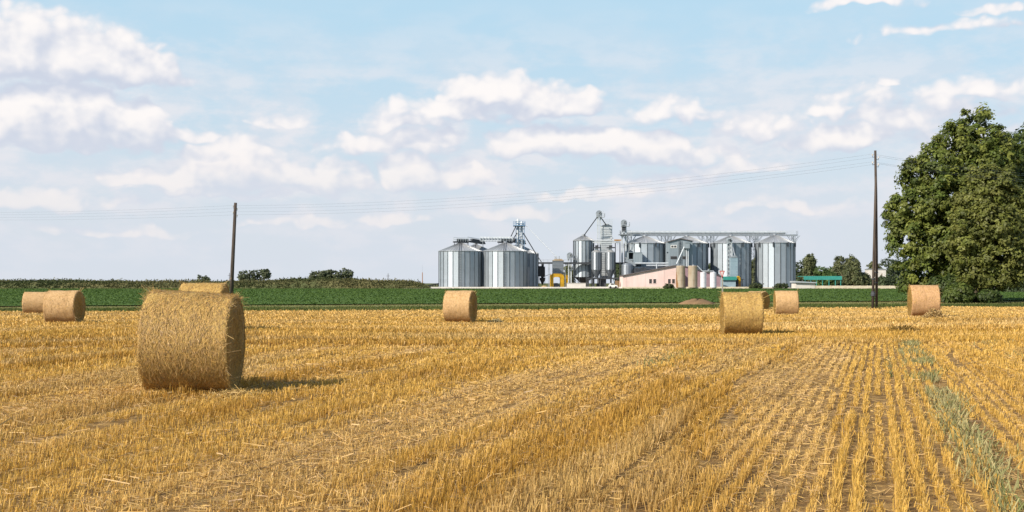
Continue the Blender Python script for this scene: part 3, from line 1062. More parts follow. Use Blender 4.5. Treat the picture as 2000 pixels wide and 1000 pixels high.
# ------------------------------------------------------------------ grain silos
def silo(label, px, rpx, eave, apex, base, d, nf=24, mat_wall='galv', cat='silo', group=None, tabs=8, base_z=None, ladder=None, seed=0, facet=None, footing=True):
    r = random.Random(seed)
    cx, R = X(px, d), rpx / FPX * d
    z0 = Z(base, d) if base_z is None else base_z
    ze, za = Z(eave, d), Z(apex, d)
    root = thing('grain_silo', (cx, d, z0), label, cat, group)
    ph = r.uniform(0, .2)
    if facet is not None:       # a sheet squarely faces this way (degrees from the field side)
        ph = R_(270 + facet) - math.pi / nf
    rings = max(4, int((ze - z0) / 1.15))
    zs_ = [z0 + (ze - z0) * i / rings for i in range(rings + 1)]
    mb = MB()
    mb.lathe([(R, z - z0) for z in zs_], nf, (cx, d, z0), 0, cap=False, ph=ph)
    nwall = len(mb.f)
    colt = [r.uniform(.2, .8) for _ in range(nf)]
    for k in range(nf):                                   # stiffeners at the sheet joints
        th = 2 * math.pi * k / nf + ph
        c, s = math.cos(th), math.sin(th)
        mb.bar((cx + (R + .04) * c, d + (R + .04) * s, z0), (cx + (R + .04) * c, d + (R + .04) * s, ze - .03), .15, .14, 1)
    mb.build('wall', [M[mat_wall], M['rib']], root, tint=lambda i: (colt[i % nf] * .8 + r.uniform(0, .2)) if i < nwall else .5)
    mb = MB()
    nr = nf * 2
    ro = R + .18
    mb.lathe([(ro, -.06), (ro, .02), (ro * .55, (za - ze) * .46), (.55, za - ze - .1)], nr, (cx, d, ze), 0, cap=False, ph=ph)
    nroof = len(mb.f)
    for k in range(nr):
        th = 2 * math.pi * k / nr + ph
        c, s = math.cos(th), math.sin(th)
        mb.bar((cx + ro * c, d + ro * s, ze + .05), (cx + .6 * c, d + .6 * s, za - .06), .07, .10, 0)
    mb.build('roof', M['galv_roof'], root, tint=lambda i: r.uniform(.2, .8) if i < nroof else .2)
    mb = MB(); mb.lathe([(.62, -.15), (.62, .25), (.3, .45)], 14, (cx, d, za)); mb.build('roof_cap', M['steel'], root)
    if footing:
        mb = MB(); mb.lathe([(R + .3, -.35), (R + .3, .12), (R + .05, .14)], nf * 2, (cx, d, z0)); mb.build('footing', M['yard'], root)
    for k in range(tabs):
        th = 2 * math.pi * (k + .35) / tabs + ph
        c, s = math.cos(th), math.sin(th)
        mb = MB()
        p = Vector((cx + (R + .22) * c, d + (R + .22) * s, ze))
        mb.bar(p + Vector((0, 0, -1.25)), p + Vector((0, 0, .15)), .42, .32)
        mb.build('eave_bracket', M['rib'], root)
    if ladder is not None:
        th = ladder
        c, s = math.cos(th), math.sin(th)
        mb = MB()
        t = Vector((-s, c, 0))
        p0 = Vector((cx + (R + .3) * c, d + (R + .3) * s, z0))
        for sg in (-.28, .28):
            mb.bar(p0 + t * sg, p0 + t * sg + Vector((0, 0, ze - z0)), .08)
        for q in range(int((ze - z0) / .5)):
            mb.bar(p0 - t * .28 + Vector((0, 0, q * .5)), p0 + t * .28 + Vector((0, 0, q * .5)), .06)
        e0 = Vector((cx + (R + .2) * c, d + (R + .2) * s, ze + .1)); e1 = Vector((cx + .7 * c, d + .7 * s, za + .1))
        for sg in (-.28, .28):
            mb.bar(e0 + t * sg, e1 + t * sg, .08)
        mb.build('ladder', M['steel_dark'], root)
    return root


GL = 'wide silos left of the yellow portal'
silo('wide galvanised silo at the left end of the plant', 899.5, 42.5, 491, 474, 561, 351, 24, seed=1, facet=-25, group=GL, tabs=0, ladder=R_(-88))
silo('wide galvanised silo right of the leftmost one, with a lit stripe', 987, 43.0, 491, 474, 561.5, 350, 24, seed=2, facet=-27, group=GL, tabs=0, ladder=R_(-92))
silo('silo behind the leftmost one, showing little more than its roof', 929, 40, 495, 477, 560, 372, 24, seed=3, group=GL, tabs=0)
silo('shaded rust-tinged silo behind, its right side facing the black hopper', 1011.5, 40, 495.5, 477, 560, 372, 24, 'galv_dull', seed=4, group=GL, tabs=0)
GR = 'tall silos under the long conveyor'
silo('tall silo under the conveyor, just right of the second bucket elevator', 1260, 40.5, 476, 461, 561, 352.5, 20, seed=5, facet=-28, group=GR)
silo('tall silo half hidden by the grey clad tower', 1342, 40.5, 476, 461, 561, 352.5, 20, seed=6, facet=-26, group=GR)
silo('tall silo with the slim ladder elevator in front of it', 1428, 38.5, 475.5, 460.5, 561, 352, 20, seed=7, facet=-27, group=GR)
silo('tall silo at the right end of the plant, unobstructed', 1513.5, 37.2, 475, 459, 562, 351, 20, seed=8, facet=-24, group=GR)


# silo on legs beside the dryer
root = silo('narrow silo standing on steel legs left of the dryer', 1140, 20, 470, 460, 541, 352, 18, seed=9, facet=-24, tabs=0, footing=False)
for k in range(9):
    th = 2 * math.pi * k / 9
    cx, R = X(1140, 352), 20 / FPX * 352
    mb = MB(); mb.bar((cx + R * math.cos(th), 352 + R * math.sin(th), Z(561, 352)), (cx + R * math.cos(th), 352 + R * math.sin(th), Z(541, 352)), .2)
    mb.build('leg', M['steel_dark'], root)
mb = MB(); mb.lathe([(.4, -2.4), (R * .96, .05)], 18, (cx, 352, Z(541, 352))); mb.build('hopper', M['black'], root)  # cone coloured black so it stays dark, as if in shade


# ------------------------------------------------------------------ conveyors, elevators and walkways
def railing(mb, a, b, h=1.1, step=1.6, r=.05, mi=0):
    a, b = Vector(a), Vector(b)
    n = max(1, int((b - a).length / step))
    for i in range(n + 1):
        p = a.lerp(b, i / n)
        mb.bar(p, p + Vector((0, 0, h)), r, None, mi)
    for f in (.5, 1.0):
        mb.bar(a + Vector((0, 0, h * f)), b + Vector((0, 0, h * f)), r, None, mi)


# long conveyor over the right-hand silos
DG = 353.6
root = thing('conveyor_gallery', (X(1384, DG), DG, Z(561, DG)), 'long pale conveyor gallery running over the four tall silos', 'conveyor')
x0, x1 = X(1212, DG), X(1557, DG)
zt = Z(459, DG)
mb = MB()
mb.box(x0, x1, DG - .7, DG + .7, zt - .05, zt + .16)
for yy in (DG - .75, DG + .75):
    mb.bar((x0, yy, zt - .15), (x1, yy, zt - .15), .16, .3)
    n = 46
    for i in range(n):
        xa = x0 + (x1 - x0) * i / n
        mb.bar((xa, yy, zt - .3), (xa, yy, zt + .25), .1)
mb.build('deck', M['steel'], root)
mb = MB(); mb.tube((x0, DG + .1, zt + .75), (X(1534, DG), DG + .1, zt + .75), .5, .5, 12)
for i in range(30):
    xa = x0 + (X(1534, DG) - x0) * i / 30
    mb.tube((xa, DG + .1, zt + .75), (xa + .12, DG + .1, zt + .75), .6, .6, 12)
mb.build('conveyor_tube', M['steel_light'], root)
mb = MB(); railing(mb, (x0, DG - .75, zt + .15), (x1, DG - .75, zt + .15), 1.1, 1.5, .055); railing(mb, (x0, DG + .75, zt + .15), (x1, DG + .75, zt + .15), 1.1, 1.5, .055)
railing(mb, (x1, DG - .75, zt + .15), (x1, DG + .75, zt + .15), 1.1, 1.5, .055)
mb.build('railing', M['steel_light'], root)
for (pa, pb) in ((1226, 1233), (1292, 1300), (1305, 1311), (1372, 1381.5), (1389, 1394), (1465, 1474), (1477, 1480), (1548, 1552)):
    mb = MB()
    for yy in (DG - .9, DG + .9):
        for p in (pa, pb):
            mb.bar((X(p, DG), yy, Z(561, DG)), (X(p, DG), yy, zt - .2), .17)
        k = 0
        for j in range(3):
            za, zb_ = zt - .3 - j * 2.2, zt - .3 - (j + 1) * 2.2
            mb.bar((X(pa, DG), yy, za), (X(pb, DG), yy, zb_), .09)
            mb.bar((X(pa, DG), yy, zb_), (X(pb, DG), yy, zb_), .09)
        mb.bar((X(pa, DG), yy, zt - 2.4), (X(pa - 9, DG), yy, zt - .2), .12)
        mb.bar((X(pb, DG), yy, zt - 2.4), (X(pb + 9, DG), yy, zt - .2), .12)
    mb.build('trestle', M['steel'], root)
for p in (1258, 1341, 1426, 1513):
    mb = MB(); mb.tube((X(p, DG), DG, zt - .1), (X(p, DG), DG, zt - .95), .4, .3, 10); mb.build('outlet_spout', M['steel'], root)


def elevator(label, px, py_head, py_base, d, w=.5, mat_leg='steel_light', mat_head='steel', gap=.75, platform=True, lattice=False):
    x = X(px, d)
    zh, z0 = Z(py_head, d), Z(py_base, d)
    root = thing('bucket_elevator', (x, d, z0), label, 'elevator')
    for sx in (-1, 1):
        mb = MB(); cx = x + sx * gap / 2
        mb.box(cx - w / 2 * .55, cx + w / 2 * .55, d - .3, d + .3, z0, zh - 1.2)
        n = int((zh - z0) / 2)
        for i in range(n):
            zz = z0 + 1 + i * 2.0
            if zz < zh - 1.4:
                mb.box(cx - w * .36, cx + w * .36, d - .36, d + .36, zz, zz + .1)
        mb.build('leg', M[mat_leg], root)
    mb = MB()
    pts = []
    for k in range(9):
        th = math.pi * k / 8
        pts.append((x + .95 * math.cos(th), zh - .85 + .85 * math.sin(th)))
    pts += [(x - .8, zh - 1.9), (x + .8, zh - 1.9)]
    mb.prism(pts, d - .5, d + .5)
    mb.build('head', M[mat_head], root)
    mb = MB(); mb.tube((x + .3, d - .9, zh - .9), (x + .3, d - .45, zh - .9), .35, .35, 10); mb.build('motor', M['steel_dark'], root)
    if platform:
        mb = MB()
        zp = zh - 2.0
        mb.box(x - .9, x + 1.7, d - 1.1, d + 1.1, zp - .1, zp)
        railing(mb, (x - .9, d - 1.1, zp), (x + 1.7, d - 1.1, zp), 1.1, .9, .06)
        railing(mb, (x + 1.7, d - 1.1, zp), (x + 1.7, d + 1.1, zp), 1.1, .9, .06)
        mb.build('platform', M['steel_light'], root)
    mb = MB(); mb.box(x - .8, x + .8, d - .5, d + .5, z0, z0 + 1.2); mb.build('boot', M['steel_dark'], root)
    return root


e1 = elevator('tallest bucket elevator, twin tubes with a spout to the narrow silo', 1170, 411, 561, 347, .6)
mb = MB(); mb.tube((X(1166.5, 347), 347, Z(424, 347)), (X(1142, 347), 351, Z(459, 347)), .15, .15, 8)
mb.build('spout', M['steel_dark'], e1)
mb = MB(); mb.tube((X(1173, 347), 347, Z(424, 347)), (X(1186, 347), 351, Z(438, 347)), .15, .15, 8)
mb.build('spout', M['steel_dark'], e1)
mb = MB()
xa, xb = X(1175.5, 346.6), X(1178.5, 346.6)
for xx in (xa, xb): mb.bar((xx, 346.4, Z(424, 347)), (xx, 346.4, Z(412, 347)), .06)
for q in range(5): mb.bar((xa, 346.4, Z(424 - 3 * q, 347)), (xb, 346.4, Z(424 - 3 * q, 347)), .06)
mb.build('ladder', M['steel_light'], e1)

e2 = elevator('bucket elevator at the left end of the long conveyor gallery', 1218.5, 429, 561, 349, .9, gap=1.1)
mb = MB(); mb.rect(1215, 1222, 440, 452, 348.3, 1.2); mb.build('discharge_box', M['steel_dark'], e2)
mb = MB()
xa, xb = X(1226, 348), X(1229, 348)
for xx in (xa, xb): mb.bar((xx, 348, Z(456, 348)), (xx, 348, Z(439, 348)), .06)
for q in range(6): mb.bar((xa, 348, Z(456 - 3 * q, 348)), (xb, 348, Z(456 - 3 * q, 348)), .06)
mb.build('ladder', M['steel_light'], e2)
mb = MB()
zz = Z(457.5, 347.4)
mb.box(X(1209, 348), X(1231, 348), 346.8, 351, zz - .15, zz)
railing(mb, (X(1209, 348), 346.8, zz), (X(1231, 348), 346.8, zz), 1.1, .9, .06)
mb.build('landing', M['steel'], e2)
mb = MB()
for (a, b) in (((1222, 470), (1236, 459)), ((1222, 462), (1238, 476)), ((1228, 480), (1241, 466)), ((1222, 480), (1230, 470))):
    mb.bar((X(a[0], 347), 347, Z(a[1], 347)), (X(b[0], 347), 347, Z(b[1], 347)), .14)
mb.build('bracing', M['steel'], e2)

elevator('small bucket elevator head above the walkway, left of the narrow silo', 1113, 493, 561, 350, .6, platform=True)
e3 = elevator('slim ladder elevator standing before the tall third silo', 1424, 464, 560, 344, .45, 'steel_light', 'steel', .9, platform=False)
mb = MB()
for sx in (-1, 1):
    mb.bar((X(1424 + sx * 4.5, 344), 343.4, Z(560, 344)), (X(1424 + sx * 4.5, 344), 343.4, Z(466, 344)), .2)
for q in range(24):
    mb.bar((X(1419.5, 344), 343.4, Z(560 - 4 * q, 344)), (X(1428.5, 344), 343.4, Z(560 - 4 * (q + (q % 2 * 2 - 1) * .9), 344)), .14)
mb.build('lattice', M['steel_light'], e3)
mb = MB(); mb.tube((X(1428, 344), 344, Z(470, 344)), (X(1435, 344), 343, Z(502, 344)), .16, .16, 8); mb.build('spout', M['steel'], e3)

# sheet metal loading tower in front of the third tall silo
root = thing('loading_bin', (X(1434, 341), 342, Z(560, 341)), 'pale blue corrugated loading bin before the third tall silo', 'bin')
mb = MB()
mb.rect(1427.5, 1441, 503, 541, 341, 2.4, 0)
for q in range(12):
    z_ = Z(504 + 3.1 * q, 341); mb.box(X(1427.3, 341), X(1441.2, 341), 340.95, 343.45, z_ - .06, z_)
mb.build('shell', M['pale_blue'], root)
for p in (1428.5, 1440):
    for yy in (341.3, 343):
        mb = MB(); mb.bar((X(p, 341), yy, Z(561, 341)), (X(p, 341), yy, Z(541, 341)), .2); mb.build('leg', M['steel_dark'], root)
mb = MB(); mb.prism([(X(1427, 341), Z(503, 341)), (X(1441.5, 341), Z(503, 341)), (X(1437, 341), Z(499, 341)), (X(1432, 341), Z(499, 341))], 340.9, 343.5); mb.build('lid', M['steel'], root)

# blue elevator tower over the left silos
DT = 360.0
root = thing('elevator_tower', (X(1014, DT), DT, Z(561, DT)), 'blue lattice elevator tower rising behind the left silos', 'tower')
mb = MB()
xa, xb = X(1008, DT), X(1024, DT)
for xx in (xa, xb):
    for yy in (DT, DT + 2.6): mb.bar((xx, yy, Z(561, DT)), (xx, yy, Z(434, DT)), .16)
zz = Z(478, DT); i = 0
while zz < Z(437, DT):
    z2 = zz + 1.7
    for yy in (DT, DT + 2.6):
        mb.bar((xa, yy, zz), (xb, yy, z2), .08) if i % 2 else mb.bar((xb, yy, zz), (xa, yy, z2), .08)
        mb.bar((xa, yy, z2), (xb, yy, z2), .1)
    zz = z2; i += 1
mb.build('lattice', M['steel_blue'], root)
mb = MB()
zp = Z(440, DT)
mb.box(X(1002.5, DT), X(1026, DT), DT - 1, DT + 3.6, zp - .25, zp)
railing(mb, (X(1002.5, DT), DT - 1, zp), (X(1026, DT), DT - 1, zp), 1.2, .9, .08)
railing(mb, (X(1002.5, DT), DT + 3.6, zp), (X(1026, DT), DT + 3.6, zp), 1.2, .9, .08)
mb.build('platform', M['steel_blue'], root)
for p, ph_ in ((1012, 428.5), (1019, 433)):
    mb = MB(); mb.tube((X(p, DT), DT + 1, Z(561, DT)), (X(p, DT), DT + 1, Z(ph_ + 6, DT)), .42, .42, 10)
    mb.tube((X(p, DT) - .8, DT + 1, Z(ph_ + 3, DT)), (X(p, DT) + .5, DT + 1, Z(ph_ + 3, DT)), .5, .5, 12)
    mb.lathe([(.6, 0), (.6, 1.0), (.3, 1.5)], 12, (X(p, DT), DT + 1, Z(ph_ + 8, DT))); mb.build('elevator_leg', M['steel_light'], root)
for (a, b) in (((1008, 441), (998, 462)), ((1010, 455), (1003, 466)), ((1022, 455), (1046, 495))):
    mb = MB(); mb.tube((X(a[0], DT), DT - .2, Z(a[1], DT)), (X(b[0], DT), DT - 1.2, Z(b[1], DT)), .16, .16, 8); mb.build('spout', M['steel_dark'], root)
mb = MB(); mb.tube((X(1025, DT), DT, Z(438, DT)), (X(1088, 353), 353, Z(503, 353)), .1, .1, 6); mb.build('long_spout', M['steel'], root)
mb = MB(); mb.tube((X(1046, DT), DT - 1.2, Z(495, DT)), (X(1056, DT), DT - 6, Z(511, DT - 6)), .15, .15, 8); mb.build('spout', M['steel_dark'], root)

# top conveyor between the left silos
root = thing('top_conveyor', (X(968, 360), 360, Z(478, 360)), 'enclosed pale conveyor bridging the roofs of the left silos', 'conveyor')
mb = MB(); mb.box(X(938, 360), X(1001, 360), 359.3, 360.7, Z(471.5, 360), Z(470, 360))
mb.tube((X(938, 360), 360, Z(465.3, 360)), (X(1001, 360), 360, Z(465.3, 360)), .55, .55, 12)
for i in range(12): mb.bar((X(938 + 63 * i / 11, 360), 359.3, Z(471, 360)), (X(938 + 63 * i / 11, 360), 359.3, Z(464, 360)), .22)
mb.build('bridge', M['steel_light'], root)
mb = MB()
for p in (943, 996):
    for yy in (359.4, 360.6): mb.bar((X(p, 360), yy, Z(481, 360)), (X(p, 360), yy, Z(471, 360)), .14)
mb.build('trestle', M['steel'], root)
for lab, xa, xb, da, db, pya, pyb, rail in (
        ('dark roof walkway of the leftmost silo, with a mesh railing', 886, 914, 350, 352, 472.5, 473.5, 1),
        ('dark conveyor housing on the silo behind the leftmost one', 913, 945, 362, 372, 471, 476, 1),
        ('dark roof walkway on the second wide silo', 973, 1000, 350, 352, 473, 474, 0),
        ('dark conveyor housing under the blue tower', 996, 1024, 362, 372, 471, 476, 0)):
    root = thing('roof_walkway', (X((xa + xb) / 2, da), (da + db) / 2, Z(474, da)), lab, 'walkway')
    mb = MB()
    a = Vector((X(xa, da), da, Z(pya, da))); b = Vector((X(xb, db), db, Z(pyb, db)))
    mb.bar(a, b, 1.3, .4); mb.bar(a.lerp(b, .25) + Vector((0, 0, .6)), b + Vector((0, 0, .6)), .9, .85)
    mb.build('deck', M['steel_dark'], root)
    mb = MB()
    for s_ in (-.62, .62): railing(mb, a + Vector((0, s_, .15)), b + Vector((0, s_, .15)), 1.2 if rail else 1.0, .8, .08)
    mb.build('railing', M['steel_light'], root)
    mb = MB()
    for t in (.05, .5, .95):
        p = a.lerp(b, t); mb.bar(p + Vector((0, -.4, -.1)), p + Vector((0, -.4, -1.9)), .13); mb.bar(p + Vector((0, .4, -.1)), p + Vector((0, .4, -1.9)), .13)
    mb.build('support', M['steel_dark'], root)

# black cyclone and hopper right of the left silos
root = thing('dust_cyclone', (X(1057, 352), 352, Z(561, 352)), 'black dust cyclone box with a pointed hopper under it', 'cyclone')
mb = MB(); mb.rect(1052, 1058, 519.5, 540, 352, 2.2, 0); mb.build('housing', M['black'], root)
mb = MB(); mb.lathe([(.55, -3.0), (.75, -2.2), (.75, 0), (.4, .4), (.4, 1.2)], 16, (X(1060, 352), 352.8, Z(522.5, 352))); mb.build('barrel', M['black'], root, smooth=False)
mb = MB(); mb.lathe([(.15, -2.1), (.95, -.25), (.95, 0), (.3, .3), (.3, 1.1)], 16, (X(1059.5, 352), 352.8, Z(543.2, 352))); mb.build('hopper', M['black'], root)
mb = MB()
for p in (1054, 1064.5): mb.bar((X(p, 352), 353.4, Z(561, 352)), (X(p, 352), 353.4, Z(520, 352)), .12)
mb.bar((X(1060, 352), 352.4, Z(541, 352)), (X(1076, 352), 352.4, Z(535, 352)), .14)
mb.build('stand', M['steel_dark'], root)

# walkway bridge
root = thing('walkway_bridge', (X(1104, 349), 349, Z(561, 349)), 'dark steel walkway bridge with railing crossing to the hopper tanks', 'walkway')
mb = MB()
mb.rect(1052, 1079, 512, 515.3, 349, 1.4); mb.rect(1101, 1166, 512, 515.8, 347, 1.4); mb.rect(1200, 1226, 512.5, 515.8, 347, 1.4)
mb.build('deck', M['steel_dark'], root)
mb = MB()
for (a, b) in ((1052, 1079), (1101, 1155)):
    railing(mb, (X(a, 347), 347, Z(512, 347)), (X(b, 347), 347, Z(512, 347)), .8, 1.2, .055)
mb.build('railing', M['steel'], root)
mb = MB()
for p in (1071, 1073.5, 1104, 1146): mb.bar((X(p, 349), 349.2, Z(561, 349)), (X(p, 349), 349.2, Z(515.5, 349)), .16)
mb.build('support', M['steel'], root)

# grey bin over the yellow portal, the portal and the car
root = thing('grain_bin', (X(1090, 346), 347, Z(533, 346)), 'square corrugated grain bin resting above the yellow portal', 'bin')
mb = MB(); mb.rect(1079, 1101, 508.5, 535, 345, 3.2)
for q in range(8):
    z_ = Z(511 + 3.1 * q, 345); mb.box(X(1078.8, 345), X(1101.2, 345), 344.95, 348.25, z_ - .06, z_)
mb.build('shell', M['galv_dull'], root, tint=lambda i: .5)
mb = MB(); mb.prism([(X(1078, 345), Z(508.4, 345)), (X(1102, 345), Z(508.4, 345)), (X(1097, 345), Z(504.7, 345)), (X(1083, 345), Z(504.7, 345))], 344.8, 348.4); mb.build('lid', M['beige'], root)
mb = MB()
for p in (1084, 1087, 1092): mb.tube((X(p, 346), 346.4, Z(505.5, 346)), (X(p, 346), 346.4, Z(499, 346)), .12, .12, 8)
mb.build('vent_pipe', M['steel'], root)
root.location.y += 7; root.location.x += .3
root = thing('loading_portal', (X(1089, 343), 344, Z(561, 343)), 'yellow steel loading portal with a car parked under it', 'portal')
xl, xr, zt_, zb_ = X(1073.5, 343), X(1102, 343), Z(534, 343), Z(561, 343)
for yy in (343, 347.2):
    mb = MB()
    t = 1.15
    o_ = [(xl, zb_), (xl, zt_ - .9), (xl + .9, zt_), (xr - .9, zt_), (xr, zt_ - .9), (xr, zb_), (xr - t, zb_), (xr - t, zt_ - 1.3), (xr - t - .5, zt_ - 1.05), (xl + t + .5, zt_ - 1.05), (xl + t, zt_ - 1.3), (xl + t, zb_)]
    n = len(o_)
    vs = [(x_, yy, z_) for x_, z_ in o_] + [(x_, yy + .5, z_) for x_, z_ in o_]
    fs = []
    for a, b, c_, d_ in ((0, 1, 10, 11), (1, 2, 9, 10), (2, 3, 8, 9), (3, 4, 7, 8), (4, 5, 6, 7)):
        fs += [(a, b, c_, d_), (n + d_, n + c_, n + b, n + a), (a, n + a, n + b, b), (d_, c_, n + c_, n + d_)]
    mb.add(vs, fs)
    mb.build('frame', M['yellow'], root)
mb = MB()
for xx in (xl + .4, xr - .4): mb.bar((xx, 343.5, zt_ - .5), (xx, 347.2, zt_ - .5), .4)
mb.bar((xl + 2, 343.2, zt_ - .35), (xl + 2, 347.4, zt_ - .35), .3)
mb.bar((xr + .9, 344, zb_), (xr + .9, 344, zt_ - .4), .7, .7)
mb.build('crossbeam', M['yellow'], root)
root.location.y += 7; root.location.x += .3


def car(label, px, d, length, mat_body, yaw=0.0, van=False):
    x = X(px, d); z = float(g(x, d)) + .03
    root = thing('parked_car', (x, d, z), label, 'car')
    L, W = length, 1.8
    if van: side = [(-L / 2, .35), (L / 2, .35), (L / 2, 1.0), (L * .36, 1.15), (L * .24, 1.85), (-L * .47, 1.9), (-L / 2, 1.7)]
    else: side = [(-L / 2, .3), (L / 2, .3), (L / 2, .75), (L * .42, .9), (L * .2, .98), (L * .06, 1.48), (-L * .3, 1.5), (-L * .43, 1.02), (-L / 2, .95)]
    mb = MB(); mb.prism([(x + a, z + b) for a, b in side], d - W / 2, d + W / 2); mb.build('body', M[mat_body], root)
    mb = MB()
    for yy in (d - W / 2 - .012, d + W / 2 + .002):
        mb.prism([(x - L * .28, z + 1.02), (x + L * .14, z + 1.02), (x + L * .05, z + 1.4), (x - L * .24, z + 1.42)], yy, yy + .01)
    mb.build('window', M['glass'], root)
    for sx in (-.31, .31):
        for sy in (-1, 1):
            mb = MB(); mb.tube((x + L * sx, d + sy * (W / 2 - .2), z + .32), (x + L * sx, d + sy * (W / 2 + .02), z + .32), .32, .32, 14); mb.build('wheel', M['rubber'], root)
    return root


car('dark car parked under the yellow portal', 1088, 352.4, 2.9, 'car_grey')
car('small white car beside the stacked pallets', 1197, 336, 2.6, 'car_white')

# low white wall in front of the narrow silo
mb = MB(); mb.rect(1107, 1144, 553.2, 566, 338, .35); mb.rect(1106.6, 1144.4, 552.6, 553.2, 337.9, .55)
tag(mb.build('low_wall', M['white_wall'], origin=(X(1125, 338), 338, Z(564, 338))), 'low pinkish white wall below the narrow silo on legs', 'wall')

# heap of grain
def heap(name, px, d, rx, h, m, label, cat, seed):
    r = random.Random(seed)
    x, z = X(px, d), float(g(X(px, d), d))
    mb = MB(); n = 20
    mb.lathe([(rx, -.15), (rx * .8, h * .28), (rx * .5, h * .65), (rx * .2, h * .94), (.02, h)], n, (x, d, z))
    mb.v = [(a + r.uniform(-.08, .08) * rx, b + r.uniform(-.08, .08) * rx, c + r.uniform(-.06, .06) * h) for a, b, c in mb.v]
    return tag(mb.build(name, m, origin=(x, d, z), smooth=True), label, cat)


heap('grain_heap', 1063, 344, 1.5, .75, M['grain'], 'small tan grain heap on the yard left of the yellow portal', 'grain heap', 3)
hp = heap('soil_heap', 1362, 104, 1.6, .52, M['earth'], 'brown heap of bare soil at the near edge of the green crop', 'soil heap', 4)
hp.scale = (1.25, .8, 1.0)

# dryer tower
root = thing('grain_dryer', (X(1185, 352), 353, Z(561, 352)), 'pale louvred grain dryer tower with a railed top between elevator legs', 'dryer')
mb = MB(); mb.rect(1174.5, 1195, 441.5, 545, 352, 3.2)
for q in range(28):
    pyq = 446 + 3.5 * q
    if pyq < 544: mb.box(X(1174.2, 352), X(1195.3, 352), 351.86, 355.3, Z(pyq + 1.4, 352), Z(pyq, 352))
mb.build('louvred_body', M['steel_light'], root)
mb = MB(); mb.prism([(X(1174, 352), Z(441.5, 352)), (X(1195.5, 352), Z(441.5, 352)), (X(1187, 352), Z(437, 352)), (X(1183, 352), Z(437, 352))], 351.8, 355.4); mb.build('hood', M['steel'], root)
mb = MB()
zz = Z(437, 351)
for p in (1173.5, 1195.5): mb.bar((X(p, 351), 351.3, Z(470, 351)), (X(p, 351), 351.3, zz), .12)
mb.bar((X(1173, 351), 351.3, zz), (X(1196, 351), 351.3, zz), .14)
railing(mb, (X(1173, 351), 351.3, zz), (X(1196, 351), 351.3, zz), 1.35, .9, .07)
railing(mb, (X(1173, 351), 355.7, zz), (X(1196, 351), 355.7, zz), 1.35, .9, .07)
mb.build('railing', M['steel_light'], root)
mb = MB(); mb.prism([(X(1193, 351), Z(462, 351)), (X(1199, 351), Z(465, 351)), (X(1193, 351), Z(468, 351))], 351.4, 353); mb.build('chute', M['steel_light'], root)
for p in (1175.5, 1194):
    for yy in (352.3, 354.8):
        mb = MB(); mb.bar((X(p, 352), yy, Z(561, 352)), (X(p, 352), yy, Z(545, 352)), .25); mb.build('leg', M['steel_dark'], root)

# hopper tanks on a steel table
for lab, p in (('dark hopper tank on the steel table, the one by the narrow silo', 1165), ('dark hopper tank on the steel table, the one by the dryer', 1192)):
    d = 346.0
    cx = X(p, d); R = 10.2 / FPX * d
    root = thing('hopper_tank', (cx, d, Z(541, d)), lab, 'tank', 'hopper tanks on the steel table')
    mb = MB(); mb.lathe([(R, Z(527, d)), (R, Z(520, d)), (R, Z(513, d)), (R, Z(506, d)), (R, Z(499, d)), (R, Z(493, d))], 14, (cx, d, 0), cap=False)
    nw = len(mb.f)
    for k in range(14):
        th = 2 * math.pi * k / 14; mb.bar((cx + R * math.cos(th), d + R * math.sin(th), Z(527, d)), (cx + R * math.cos(th), d + R * math.sin(th), Z(493, d)), .1, .1, 1)
    tt = [random.uniform(.2, .8) for _ in range(14)]
    mb.build('wall', [M['galv_dull'], M['rib']], root, tint=lambda i: tt[i % 14])
    mb = MB(); mb.lathe([(R * 1.03, 0), (.5, Z(488, d) - Z(493, d)), (.45, Z(484, d) - Z(493, d))], 14, (cx, d, Z(493, d))); mb.build('roof', M['galv_roof'], root, tint=lambda i: .5)
    mb = MB(); mb.lathe([(.4, Z(542, d)), (R * .99, Z(527, d))], 14, (cx, d, 0)); mb.build('hopper', M['galv_dull'], root, tint=lambda i: .3)
    mb = MB()
    for k in range(6):
        th = 2 * math.pi * (k + .3) / 6; mb.bar((cx + R * math.cos(th), d + R * math.sin(th), Z(542, d)), (cx + R * math.cos(th), d + R * math.sin(th), Z(526, d)), .15)
    mb.build('stand', M['steel_dark'], root)
    mb = MB(); mb.rect(p - 6, p + 9, 482.5, 484.5, 345, 2.2); mb.rect(p - 2, p + 4, 479, 482.5, 345.4, 1.2); mb.build('inlet_conveyor', M['steel_dark'], root)
root = thing('steel_table', (X(1182, 346), 346, Z(561, 346)), 'dark steel table carrying the two hopper tanks', 'platform')
mb = MB(); mb.rect(1149, 1214, 542.2, 545.2, 343.5, 5); mb.build('deck', M['steel_dark'], root)
for p in (1149.5, 1160, 1172, 1204, 1212.5):
    for yy in (343.8, 348):
        mb = MB(); mb.bar((X(p, 344), yy, Z(561, 344)), (X(p, 344), yy, Z(545.2, 344)), .3); mb.build('leg', M['steel_dark'], root)
mb = MB(); mb.rect(1177, 1184, 545.2, 561, 344.5, 2.2); mb.build('pier', M['steel_dark'], root)
mb = MB(); railing(mb, (X(1149, 343.5), 343.5, Z(542, 343.5)), (X(1214, 343.5), 343.5, Z(542, 343.5)), 1.0, 1.4, .05); mb.build('railing', M['steel_dark'], root)

